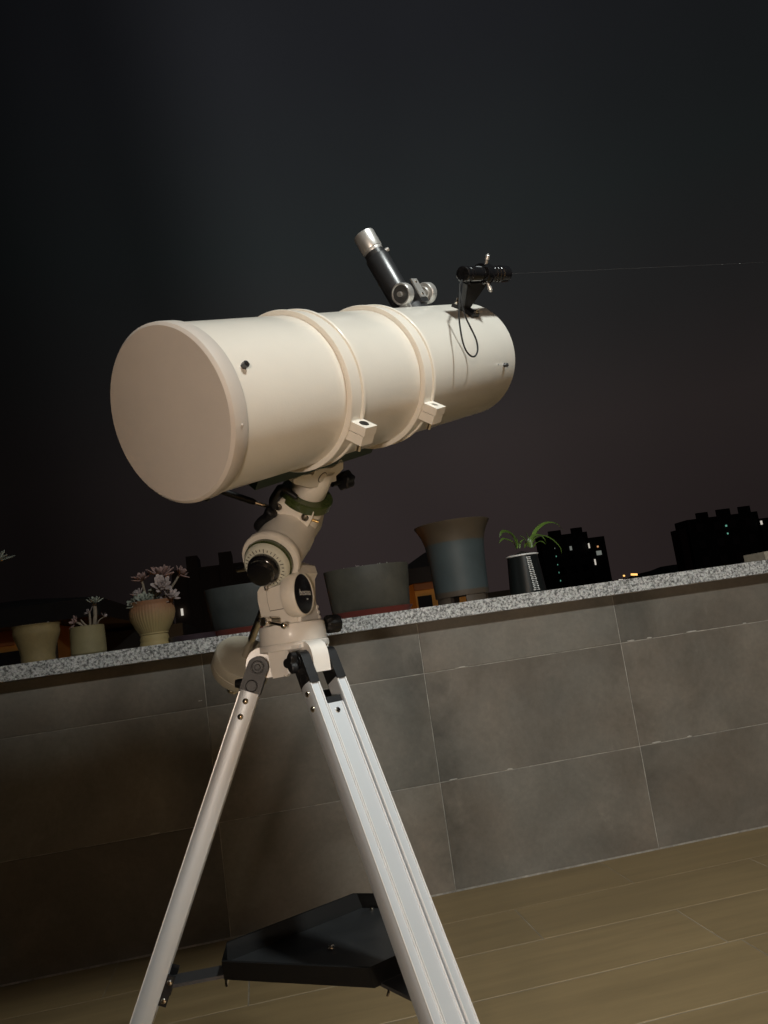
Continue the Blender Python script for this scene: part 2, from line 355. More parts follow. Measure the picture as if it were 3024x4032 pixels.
# slatted blocker added out of view, only to shade the left wall from the lamp
WOODP = mat('dark_stained_timber', (.05, .035, .025), .7, var=(6, .3, (1, 1, 8)), bump=(60, .3))
pg = thing('blocker', 'dark timber slatted pergola added out of view to shade the left wall', 'blocker', (-1.8, -.7, 2.3))
for z0_, z1_, xe_ in ((2.08, 2.165, .74), (2.20, 2.285, .71), (2.32, 2.40, .68)):
    bm = B(); wbox(bm, (-4.4, .90, z0_), (xe_, .97, z1_)); obj('slat', bm, WOODP, pg, bev=.004)
for x_ in (-4.2, -2.9, -1.6, -.5, .45):
    bm = B(); wbox(bm, (x_, .965, 2.06), (x_+.06, 1.0, 2.404)); obj('upright', bm, WOODP, pg)
for x_ in (-4.2, -2.9, -1.6, -.5):
    bm = B(); wbox(bm, (x_, -.7, 2.405), (x_+.06, 1.0, 2.49)); obj('blocker_arm', bm, WOODP, pg, bev=.003)

# ================================================================== TELESCOPE
C = V((-0.06437154, 0.77012246, 1.32688834)); a = V((.71629971, .63876094, .28089)).normalized(); RT = .09; LEN = .63
eu = (V((0, 0, 1))-a.z*a).normalized(); ec = a.cross(eu)
def er(th): t = R_(th); return math.cos(t)*eu+math.sin(t)*ec
def et(th): t = R_(th); return -math.sin(t)*eu+math.cos(t)*ec     # direction of growing theta
def T(s, th, rho): return C+s*a+rho*er(th)
HX, HY = .048, 1.1
tel = thing('telescope', 'white reflector telescope on an equatorial mount and aluminium tripod', 'telescope', (HX, HY, 0))

# --- optical tube
bm = B(); lathe(bm, C, a, [(RT-.003, .004), (RT, .004), (RT, LEN-.002), (RT-.001, LEN), (RT-.004, LEN), (RT-.004, .45), (0, .449)], 128)
ota = obj('optical_tube', bm, CREAM, tel)
bm = B(); lathe(bm, C, a, [(0, 0), (.0885, 0), (.0893, .0006), (.0917, .003), (.0922, .006), (.0922, .0195), (.0918, .0202), (.0901, .0202)], 128)
obj('end_cap', bm, CAPM, ota)
def screw(bm, p, n, r, h, seg=14):
    lathe(bm, p, n, [(0, -.002), (r, -.002), (r, h*.55), (r*.7, h*.9), (0, h)], seg)
for s, th, r in ((.035, 78.1, .0035), (.588, 111.3, .0034), (.6, -40, .0034), (.035, -60, .0035), (.035, 195, .0035)):
    bm = B(); cyl(bm, T(s, th, RT-.002), T(s, th, RT+.006), r, seg=6); ball(bm, T(s, th, RT+.006), r*.62, 1)
    obj('cap_screw', bm, BLKM, ota)
bm = B(); screw(bm, T(.568, 109.4, RT-.0005), er(109.4), .0013, .001); obj('small_rivet', bm, SILV, ota)
bm = B(); screw(bm, T(.0115, 113, .0921), er(113), .0014, .0012); obj('cap_nub', bm, CAPM, ota)

# --- two tube rings with clamp lugs
for s0, dark in ((.1965, True), (.356, False)):
    bm = B(); lathe(bm, C+s0*a, a, [(.0897, -.0145), (.0960, -.0145), (.0966, -.0138), (.0966, -.011), (.0950, -.0098), (.0950, .0062), (.0938, .0066), (.0938, .0084), (.0962, .009), (.0966, .0096), (.0966, .0134), (.096, .014), (.0897, .014)], 128)
    rg = obj('tube_ring', bm, CREAM, tel)
    TH0 = 127.5
    up_ = -et(TH0); ro = er(TH0)
    base = T(s0+.001, TH0, .094)
    ax = (a, ro, up_)
    bm = B(); box(bm, base+ro*.0112-up_*.005, ax, (.0115, .0118, .0052)); obj('clamp_lug', bm, CREAM, rg, bev=.0012)
    bm = B(); box(bm, base+ro*.0107-up_*.0168, ax, (.0115, .0110, .0058)); obj('clamp_lug', bm, CREAM, rg, bev=.0012)
    pt = base+ro*.0118+up_*.0004
    if dark:
        bm = B(); lathe(bm, pt, up_, [(0, .0006), (.0055, .0006), (.0062, -.0003), (.0062, -.002)], 24); obj('lug_plug', bm, BLACK, rg)
    else:
        bm = B(); lathe(bm, pt, up_, [(.0042, .0), (.0055, .0006), (.0061, -.0002), (.0061, -.001)], 24); obj('lug_ring', bm, CREAM, rg)
        bm = B(); lathe(bm, pt, up_, [(0, .0001), (.0042, .0001), (.0042, -.002)], 24); obj('lug_plug', bm, mat('grey_screw', (.3, .28, .25), .4, metal=.5), rg)
    bm = B(); cyl(bm, base+ro*.012-up_*.022, base+ro*.012-up_*.034, .0035, seg=12); obj('lug_bolt', bm, CHROME, rg)
    # hinge on the hidden side
    bm = B(); cyl(bm, T(s0-.012, -52, .1), T(s0+.012, -52, .1), .006); obj('hinge', bm, CREAM, rg)

# --- focuser
TF, SF = -14.4, .544
fe = er(TF); fw_ = -et(TF)
if fw_.dot(ec) < 0: fw_ = -fw_
def F(rho, ds=0, off=0): return T(SF+ds, TF, rho)+off*fw_
bm = B(); lathe(bm, C+SF*a, fe, [(.031, .086), (.031, .098), (.027, .101), (.0215, .103), (.0205, .118), (.0192, .119), (.0192, .1985), (.0183, .2), (.0165, .2), (.0165, .208), (0, .208)], 48)
foc = obj('focuser', bm, BLKM, tel)
bm = B(); lathe(bm, C+SF*a, fe, [(0, .208), (.0160, .208), (.0163, .2095), (.0163, .2125), (.0170, .213), (.0175, .2145), (.0175, .2405), (.0168, .2425), (.014, .243), (0, .2425)], 48); obj('eyepiece_cap', bm, SILV, foc)
bm = B(); cyl(bm, F(.2035, .012, .012), F(.2035, .0165, .0165), .0033, seg=12); obj('set_screw', bm, SILV, foc)
bm = B(); box(bm, F(.158, .0192*.98, .004), (fe, a, fw_), (.036, .0012, .004)); obj('rack_edge', bm, BRASS, foc)
AX = .1135
bm = B(); cyl(bm, F(AX, -.045, .0255), F(AX, .045, .0255), .004, seg=12); obj('focus_axle', bm, SILV, foc)
for sg in (-1, 1):
    p0 = F(AX, sg*.0235, .0255); p1 = F(AX, sg*.042, .0255)
    bm = B(); lathe(bm, p0, p1-p0, [(.004, 0), (.0095, 0), (.0105, .002), (.0105, .003), (.015, .0035), (.0166, .0045), (.0168, .006), (.0168, .0165), (.0160, .0180), (.0143, .0182), (.0137, .0176), (.0135, .0168), (.0135, .0168)], 40)
    wh = obj('focus_wheel', bm, SILV, foc)
    bm = B(); lathe(bm, p0, p1-p0, [(.0136, .0168), (.006, .0166), (.0035, .0162), (.0035, .0155), (0, .0155)], 32); obj('wheel_face', bm, mat('grey_knurled', (.12, .12, .12), .4, metal=.7), wh)
    bm = B(); screw(bm, F(AX, sg*.0414, .0255), (p1-p0).normalized(), .0022, .0012); obj('wheel_screw', bm, CHROME, wh)
    if sg > 0:   # inner side of the far wheel is dished
        bm = B(); lathe(bm, p0, p1-p0, [(.0055, .001), (.0135, .0031), (.0155, .0032), (.0162, .004)], 32); obj('wheel_dish', bm, SILV, wh)
bm = B(); box(bm, F(.1175, .003, .0345), (fe, a, fw_), (.0165, .0085, .0012)); pl_ = obj('pinion_plate', bm, SILV, foc, bev=.0005)
for rr_ in (.1065, .1285):
    bm = B(); screw(bm, F(rr_, .003, .0355), fw_, .0026, .0014); obj('plate_screw', bm, CHROME, pl_)
bm = B(); box(bm, F(.111, .003, .0255), (fe, a, fw_), (.017, .0105, .0085)); obj('pinion_block', bm, BLKM, foc, bev=.001)
bm = B(); box(bm, F(.097, -.026, .012), (fe, a, fw_), (.004, .011, .010)); obj('focuser_foot', bm, SILV, foc, bev=.001)

# --- finder scope on its bracket
TFI, SFI, RFI = 46., .556, .1485
fo = er(TFI); ft = et(TFI)
fc = T(SFI, TFI, RFI)
def fin(ds): return fc+a*ds
bm = B(); lathe(bm, fc, a, [(0, -.056), (.0098, -.056), (.0112, -.0545), (.0112, -.047), (.0104, -.046), (.0104, -.044), (.0112, -.043), (.0112, -.039), (.0105, -.038), (.0110, -.037), (.0110, .035), (.0122, .036), (.0122, .04), (.0112, .041), (.0112, .046), (.0124, .047), (.0124, .051), (.0114, .052), (.0114, .057), (.0128, .058), (.0128, .082), (.0115, .083), (.0112, .078), (0, .077)], 40)
fnd = obj('finder_scope', bm, BLKG, tel)
bm = B(); lathe(bm, fc, a, [(.0113, -.002), (.0150, -.002), (.0158, .0), (.0158, .017), (.0150, .019), (.0113, .019)], 40); rgf = obj('holder_ring', bm, BLKG, fnd)
for ang in (TFI-12, TFI+128, TFI-130):
    dvec = er(ang); p0 = fin(.010)
    bm = B(); cyl(bm, p0+dvec*.0155, p0+dvec*.0205, .0026, seg=14); cyl(bm, p0+dvec*.0205, p0+dvec*.0275, .0036, .0030, seg=16, ch=.0007); ball(bm, p0+dvec*.0272, .0026, 1)
    obj('adjust_screw', bm, SILV, rgf)
bm = B()   # patch of printed sticker wrapped on the eyepiece barrel
pts = [[fin(ds)+.01115*er(t_) for ds in (-.021, -.004)] for t_ in (8, 16, 24, 32, 40, 48)]
vv = [[bm.verts.new(p) for p in r_] for r_ in pts]
for i in range(5): bm.faces.new((vv[i][0], vv[i][1], vv[i+1][1], vv[i+1][0]))
obj('sticker', bm, mat('grey_sticker', (.22, .23, .24), .4), fnd)
# bracket: curved foot on the tube, tapering web
bm = B()
foot = []
for t_ in range(34, 60, 2): foot.append((t_))
A_ = [[bm.verts.new(T(SFI+s_, t_, rr_)) for s_ in (-.012, .011)] for t_ in foot for rr_ in (RT+.0004, RT+.0055)]
n_ = len(foot)
for i in range(n_-1):
    lo0, hi0, lo1, hi1 = A_[2*i], A_[2*i+1], A_[2*i+2], A_[2*i+3]
    bm.faces.new((hi0[0], hi0[1], hi1[1], hi1[0])); bm.faces.new((lo0[0], lo1[0], lo1[1], lo0[1]))
    bm.faces.new((lo0[0], hi0[0], hi1[0], lo1[0])); bm.faces.new((lo0[1], lo1[1], hi1[1], hi0[1]))
bm.faces.new((A_[0][0], A_[0][1], A_[1][1], A_[1][0])); bm.faces.new((A_[-2][0], A_[-1][0], A_[-1][1], A_[-2][1]))
brk = obj('finder_foot', bm, BLACK, fnd)
bm = B(); prism(bm, [fin(-.034)-fo*.0105-ft*.004, fin(.026)-fo*.0105-ft*.004, fin(.026)-fo*.014-ft*.004, fin(.004)-fo*.053-ft*.004, fin(-.014)-fo*.053-ft*.004, fin(-.036)-fo*.015-ft*.004], ft*.008)
obj('bracket_web', bm, BLACK, fnd, bev=.0008)
bm = B(); prism(bm, [fin(-.036)-fo*.0105-ft*.009, fin(.027)-fo*.0105-ft*.009, fin(.027)-fo*.0135-ft*.009, fin(-.036)-fo*.0135-ft*.009], ft*.018); obj('bracket_cradle', bm, BLACK, fnd, bev=.0008)
for ds, t_ in ((-.012, 37.5), (.0, 55)):
    bm = B(); cyl(bm, T(SFI+ds+.004, t_, RT+.0052), T(SFI+ds+.004, t_, RT+.0085), .0036, seg=6); cyl(bm, T(SFI+ds+.004, t_, RT+.0085), T(SFI+ds+.004, t_, RT+.0155 if t_ < 40 else RT+.0105), .0018, seg=10); obj('foot_nut', bm, CHROME, fnd)
# hanging loop of cord
s0 = onplane(1810, 1124, fin(-.05)+ec*.004, ec)
spx = [(1810, 1118), (1808, 1180), (1807, 1240), (1812, 1290), (1822, 1345), (1835, 1380), (1852, 1400), (1866, 1404), (1877, 1393), (1881, 1370), (1874, 1335), (1852, 1288), (1832, 1245), (1818, 1195), (1811, 1150)]
raw = [onplane(px, py, s0, ec) for px, py in spx]
def smoothpath(p, k=4, closed=False):
    o_ = []; n = len(p)
    rng = range(n) if closed else range(n-1)
    for i in rng:
        p0, p1, p2, p3 = (p[(i-1) % n] if closed or i > 0 else p[0]), p[i], p[(i+1) % n], (p[(i+2) % n] if closed or i+2 < n else p[-1])
        for j in range(k):
            t = j/k; o_.append(.5*((2*p1)+(p2-p0)*t+(2*p0-5*p1+4*p2-p3)*t*t+(3*p1-p0-3*p2+p3)*t**3))
    if not closed: o_.append(p[-1].copy())
    return o_
bm = B(); sweep(bm, smoothpath(raw, 5), .00125, 8); obj('cord_loop', bm, STRAP, fnd)
bm = B(); cyl(bm, fin(-.05)-fo*.008, raw[0]-V((0, 0, .002)), .0016, seg=8); obj('cord_knot', bm, STRAP, fnd)

# --- equatorial mount
S = V((0.15793682, 0.96836615, 1.41406441)); d = V((-0.34960366, 0.67689035, -0.64776287)).normalized()
XR = V((.071, 1.136, 1.254)); p = V((.43, .73, .531)).normalized(); p = (p-d*p.dot(d)).normalized()
wd = d.cross(p); wd = wd if wd.x > 0 else -wd      # sideways, to the right
nm = a.cross(d); nm = nm if nm.y < 0 else -nm      # faces the viewer
def D(t): return S+d*t
s3 = 600/1659
def q3(x, y): return (850+x*s3, 1750+y*s3)
def q4(x, y): return (850+x*s3, 2300+y*s3)
def q7(x, y): return (800+x*500/1659, 1900+y*500/1659)
# dovetail bar under the rings
bm = B(); box(bm, D(.110)-a*.03, (a, nm, d), (.125, .021, .0125)); obj('dovetail_bar', bm, DOVE, tel, bev=.002)
for s0 in (.1965, .356):
    bm = B(); box(bm, D(.0965)+a*(s0-.31036), (a, nm, d), (.012, .017, .006)); obj('ring_block', bm, CREAM, tel, bev=.001)
# saddle
pl0 = D(.13)+nm*.021
def tr(pts, q, p0, n): return [onplane(*q(*xy), p0, n) for xy in pts]
bm = B(); prism(bm, tr([(1060, 338), (1085, 278), (1120, 262), (1268, 257), (1316, 225), (1345, 174), (1368, 164), (1388, 186), (1386, 268), (1345, 308), (1308, 345), (1312, 398), (1212, 424), (1190, 462), (1010, 470), (852, 430), (846, 380), (950, 334), (1030, 325)], q3, pl0, nm), -nm*.042)
sad = obj('saddle', bm, MOUNT, tel, bev=.0018)
c_ = onplane(*q3(1158, 356), pl0, nm)
bm = B(); cyl(bm, c_+nm*.0002, c_+nm*.0022, .0072, seg=28, ch=.0006); obj('pin_cap', bm, MOUNT, sad)
bm = B(); cyl(bm, c_-nm*.001, c_+nm*.0008, .0084, seg=28); obj('pin_hole', bm, mat('shadow_gap', (.10, .09, .07), .8), sad)
k0 = D(.128)+a*.052; k1 = D(.128)+a*.076
def star(bm, p0, p1, r, n=7, amp=.12, seg=42):
    x, y, z = frame(p1-p0); h = (p1-p0).length; rings = []
    for rr_, hh in ((.85, 0), (1, .12), (1, .85), (.88, 1)):
        rings.append([bm.verts.new(p0+z*h*hh+rr_*r*(1+amp*math.cos(n*2*math.pi*i/seg))*(math.cos(2*math.pi*i/seg)*x+math.sin(2*math.pi*i/seg)*y)) for i in range(seg)])
    for A, B_ in zip(rings, rings[1:]): skin(bm, A, B_)
    bm.faces.new(rings[0]); bm.faces.new(rings[-1][::-1])
kk = onplane(*q3(1395, 390), D(.145), nm)
bm = B(); cyl(bm, kk-a*.03, kk, .004, seg=12); star(bm, kk-a*.008, kk+a*.012, .0138, 6, .1); obj('saddle_knob', bm, BLACK, sad)
# declination column, setting circle, housing
bm = B(); lathe(bm, S, d, [(0, .137), (.0255, .137), (.0262, .139), (.0258, .181), (.0245, .183), (0, .183)], 48); dec = obj('declination_column', bm, MOUNT, tel)
bm = B(); lathe(bm, S, d, [(.02, .1835), (.0365, .1835), (.0385, .185), (.0385, .1965), (.0365, .198), (.02, .197)], 56); obj('setting_circle', bm, GREEN, dec)
bm = B(); lathe(bm, S, d, [(0, .1972), (.0305, .1972), (.031, .199), (.031, .262), (.028, .272), (.018, .285), (.018, .31), (0, .31)], 48); obj('declination_housing', bm, MOUNT, tel)
plp = D(.225)-p*.032
bm = B(); prism(bm, tr([(622, 668), (640, 640), (690, 618), (705, 590), (760, 600), (880, 650), (985, 690), (1050, 712), (1068, 740), (1050, 800), (1025, 850), (975, 938), (905, 870), (830, 815), (750, 785), (668, 778), (655, 735)], q3, plp, p), p*.034)
yk = obj('dec_yoke', bm, MOUNT, tel, bev=.0016)
bm = B(); prism(bm, tr([(765, 650), (800, 640), (985, 715), (925, 730), (862, 762), (790, 735)], q3, plp, p), -p*.0022); obj('yoke_boss', bm, MOUNT, yk, bev=.0009)
for x_, y_ in ((680, 677), (970, 792)):
    c_ = onplane(*q3(x_, y_), plp, p)
    bm = B(); lathe(bm, c_, -p, [(.0085, .0), (.0088, .0012), (.0062, .0016), (.0058, .0004)], 24); obj('bolt_boss', bm, MOUNT, yk)
    bm = B(); lathe(bm, c_, -p, [(.0056, .0), (.005, .0024), (.0028, .0034), (.0026, .002), (0, .002)], 20); obj('cap_bolt', bm, mat('dark_steel', (.2, .18, .15), .3, metal=1.), yk)
for pts in ([(775, 595), (800, 590), (832, 608), (815, 622), (780, 610)], [(868, 632), (900, 630), (905, 642), (880, 648)], [(930, 662), (955, 660), (995, 675), (985, 690), (945, 680)]):
    bm = B(); prism(bm, tr(pts, q3, plp, p), -p*.0012); obj('vent_slot', bm, mat('shadow_gap', (.10, .09, .07), .8), yk)
c_ = onplane(*q3(1010, 858), plp, p)+p*.012
bm = B(); e_ = onplane(*q3(1092, 888), plp, p)+p*.012; cyl(bm, c_, e_, .0022, seg=14); obj('brass_pin', bm, BRASS, yk)
# slow-motion handle and clamp levers
h0 = onplane(*q3(640, 700), plp+p*.01, p); h1 = onplane(*q3(410, 625), plp+p*.0, p); h2 = onplane(*q3(30, 495), plp-p*.02, p)
bm = B(); cyl(bm, h0, h1, .0030, seg=16); sm_ = obj('slow_motion_shaft', bm, CHROME, tel)
bm = B(); sweep(bm, [h1+(h0-h1)*.08, h1, h1+(h2-h1)*.1, h2], [.0034, .0044, .0047, .0047], 16); obj('shaft_sleeve', bm, BLACK, sm_)
l0 = plp-p*.004
bm = B(); pts = [onplane(*q3(*xy), l0, p) for xy in ((640, 690), (625, 620), (655, 540), (690, 480), (735, 475), (800, 520), (880, 575))]
sweep(bm, smoothpath(pts, 4), [.0068+.0012*math.sin(i*.4) if i < 12 else .0062-.0002*(i-12) for i in range(len(smoothpath(pts, 4)))], 14, .8); obj('dec_clamp_lever', bm, BLACK, tel)
bm = B(); pts = [onplane(*q3(*xy), l0-p*.008, p) for xy in ((620, 722), (590, 748), (555, 800), (500, 860), (468, 918))]
sweep(bm, smoothpath(pts, 4), [.0075, .0088, .0094, .0094, .009, .0082, .0078, .0075, .0075, .008, .0086, .009, .0092, .0094, .0094, .0088, .0075], 16); obj('slow_motion_knob', bm, BLACK, tel)
# polar-axis body
bm = B(); lathe(bm, XR, p, [(0, -.101), (.0405, -.101), (.0418, -.099), (.0418, -.090), (.0400, -.087), (.0375, -.086), (.0375, -.030), (.036, -.012), (.034, .0), (.034, .03), (.03, .05), (.02, .06), (0, .06)], 64)
ra = obj('polar_axis_body', bm, MOUNT, tel)
bm = B(); lathe(bm, XR, p, [(.02, -.1012), (.0335, -.1012), (.0345, -.1025), (.0345, -.1085), (.0335, -.1098), (.02, -.1098)], 56); obj('polar_ring', bm, GREEN, ra)
bm = B(); lathe(bm, XR, p, [(.018, -.1099), (.0322, -.1099), (.0328, -.111), (.0318, -.1165), (.029, -.1195), (.018, -.1205)], 64); di = obj('polar_dial', bm, DIAL, ra)
xx, yy, _ = frame(p)
for i in range(30):
    an = 2*math.pi*i/30; u_ = math.cos(an)*xx+math.sin(an)*yy; v_ = p.cross(u_)
    ln = .0028 if i % 3 == 0 else .0016
    bm = B(); box(bm, XR-p*.1196+u_*(.0262-ln*.2), (u_, v_, p), (ln, .0005, .0006)); obj('dial_mark', bm, INK, di)
bm = B(); lathe(bm, XR, p, [(.0215, -.1195), (.0222, -.121), (.0222, -.128), (.0205, -.131), (.019, -.132), (.019, -.137), (.0165, -.1405), (.009, -.1425), (0, -.143)], 48); obj('polar_cap', bm, BLKG, ra)
bm = B(); cyl(bm, XR-p*.112-xx*.034, XR-p*.112-xx*.047, .0035, seg=12); obj('ra_shaft_stub', bm, CHROME, ra)
c_ = onplane(*q7(822, 1358), XR-p*.112, p); bm = B(); cyl(bm, c_+V((0, 0, .006)), c_-V((0, 0, .004)), .003, seg=12); ball(bm, c_-V((0, 0, .004)), .0032, 1); obj('dial_set_screw', bm, CHROME, ra)
c_ = onplane(*q7(655, 850), XR-p*.1, p); bm = B(); cyl(bm, c_+p*.012, c_-p*.006, .0075, .006, seg=16); obj('ra_clamp_stub', bm, BLACK, ra)
# altitude knuckle, cheeks, badge
ph = V((p.x, p.y, 0)).normalized(); wa = V((ph.y, -ph.x, 0))
H0 = V((HX, HY, 0))
kp = V((HX, HY, 1.14))-ph*.030
bm = B(); prism(bm, tr([(990, 1010), (1205, 1075), (1240, 1178), (1205, 1260), (1215, 1500), (1225, 1700), (1240, 1870), (790, 1930), (752, 1720), (716, 1560), (708, 1430), (740, 1370), (850, 1300)], q7, kp, ph), ph*.06)
kn = obj('altitude_knuckle', bm, MOUNT, tel, bev=.004)
bm = B(); prism(bm, tr([(824, 1396), (1080, 1299), (1084, 1480), (1097, 1643), (876, 1684), (842, 1562)], q7, kp-ph*.0001, ph), -ph*.0006); obj('panel_gap', bm, mat('shadow_gap', (.10, .09, .07), .8), kn)
bm = B(); prism(bm, tr([(832, 1400), (1074, 1308), (1078, 1480), (1090, 1636), (882, 1674), (850, 1560)], q7, kp-ph*.0001, ph), -ph*.0016); obj('knuckle_panel', bm, MOUNT, kn, bev=.0005)
pn_ = tr([(1050, 1300), (1120, 1120), (1180, 1275), (1080, 1312)], q7, kp, ph)
bm = B(); prism(bm, pn_, -ph*.004); obj('knuckle_gusset', bm, MOUNT, kn, bev=.001)
bc = onplane(*q4(963, 103), V((HX, HY, 1.15))+wa*.040, wa)
bm = B(); lathe(bm, bc-wa*.022, wa, [(0, 0), (.0285, 0), (.0302, .004), (.0302, .020), (.0292, .0216), (.0276, .0216), (.0272, .021)], 56); obj('altitude_boss', bm, MOUNT, kn)
bm = B(); lathe(bm, bc-wa*.0015, wa, [(0, .001), (.022, .0008), (.0272, .0002), (.0272, -.002)], 56); bd = obj('badge', bm, BLKG, kn)
fcu = bpy.data.curves.new('badge_text', 'FONT'); fcu.body = 'bosma'; fcu.size = .0125; fcu.align_x = 'CENTER'; fcu.extrude = .0002
to = bpy.data.objects.new('badge_text', fcu); COL.objects.link(to); bpy.context.view_layer.update()
tme = bpy.data.meshes.new_from_object(to.evaluated_get(bpy.context.evaluated_depsgraph_get())); bpy.data.objects.remove(to)
tme.name = 'badge_text'; tme.materials.clear(); tme.materials.append(PRINT)
tx = V((0, 0, 1)).cross(wa)
tme.transform(Matrix(((tx.x, 0, wa.x), (tx.y, 0, wa.y), (tx.z, 1, wa.z))).to_4x4())
tl_ = link('badge_text', tme, bc+wa*.0001+tx*.003-V((0, 0, .002)), bd)
bm = B(); cyl(bm, bc+tx*.008+V((0, 0, -.0075))-wa*.001, bc+tx*.008+V((0, 0, -.0075))+wa*.0006, .0011, seg=10); obj('badge_dot', bm, PRINT, bd)
# right cheek flaring into the azimuth base, with its ribbed rear edge
zt, zb = bc.z-.012, 1.098
cx = H0+wa*.030
ckp = [cx+ph*u_+V((0, 0, z_)) for u_, z_ in ((-.024, zt+.01), (.022, zt+.012), (.027, zt-.008), (.031, 1.118), (.034, zb), (-.030, zb), (-.027, 1.118))]
bm = B(); prism(bm, ckp, -wa*.012); obj('cheek', bm, WHITE, kn, bev=.002)
bm = B(); prism(bm, [q_-wa*.048 for q_ in ckp], -wa*.012); obj('cheek', bm, MOUNT, kn, bev=.002)
for i in range(4):
    bm = B(); cyl(bm, cx+ph*(.026+.0018*i)+V((0, 0, bc.z-.018-.0075*i))-wa*.013, cx+ph*(.026+.0018*i)+V((0, 0, bc.z-.018-.0075*i))+wa*.001, .0028, seg=12); obj('rib', bm, WHITE, kn)
# azimuth base and its bolts
bm = B(); lathe(bm, V((HX, HY, 0)), V((0, 0, 1)), [(0, 1.0865), (.0462, 1.0865), (.047, 1.088), (.0462, 1.108), (.0450, 1.1115), (.042, 1.1125), (0, 1.1125)], 72); az = obj('azimuth_base', bm, WHITE, tel)
hb = onplane(*q4(545, 410), V((HX, HY, 1.1))-ph*.05, ph)
t0 = onplane(*q4(480, 395), V((HX, HY, 1.1))-ph*.05, ph); t1 = onplane(*q4(742, 452), V((HX, HY, 1.1))-ph*.055, ph)
bm = B(); cyl(bm, hb-ph*.008, hb+ph*.03, .0062, seg=20, ch=.0008); ab = obj('altitude_bolt', bm, CHROME, az)
bm = B(); c2 = onplane(*q4(690, 398), V((HX, HY, 1.1))-ph*.030, ph); c3 = onplane(*q4(580, 398), V((HX, HY, 1.1))-ph*.042, ph); cyl(bm, c3, c2, .0060, seg=20, ch=.0008); obj('bolt_sleeve', bm, CHROME, ab)
bm = B(); cyl(bm, t0, t1, .0022, seg=12); ball(bm, t1, .0050, 2); ball(bm, t0, .0042, 2); obj('tommy_bar', bm, CHROME, ab)
bm = B(); lathe(bm, hb-ph*.0082, -ph, [(.0055, 0), (.0045, .0006), (.004, -.002), (0, -.002)], 16); obj('bolt_end', bm, BLKM, ab)
ak = onplane(*q4(1262, 432), V((HX, HY, 1.1))+ph*.045, ph)
axk = (ak-V((HX, HY, ak.z))).normalized()
bm = B(); cyl(bm, ak-axk*.028, ak, .004, seg=12); star(bm, ak-axk*.010, ak+axk*.012, .0125, 8, .06); obj('azimuth_knob', bm, BLACK, az)
# counterweight shaft and weight
bm = B(); cyl(bm, D(.30), D(.60), .0062, seg=20); obj('counterweight_shaft', bm, CHROME, tel)
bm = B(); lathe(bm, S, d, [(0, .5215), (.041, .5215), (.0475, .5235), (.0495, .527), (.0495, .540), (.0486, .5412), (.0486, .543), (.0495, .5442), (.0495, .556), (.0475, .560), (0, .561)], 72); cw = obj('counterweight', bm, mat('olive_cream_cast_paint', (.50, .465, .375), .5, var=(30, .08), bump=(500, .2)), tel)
bm = B(); cyl(bm, D(.6), D(.606), .010, seg=20); obj('safety_stop', bm, CHROME, cw)

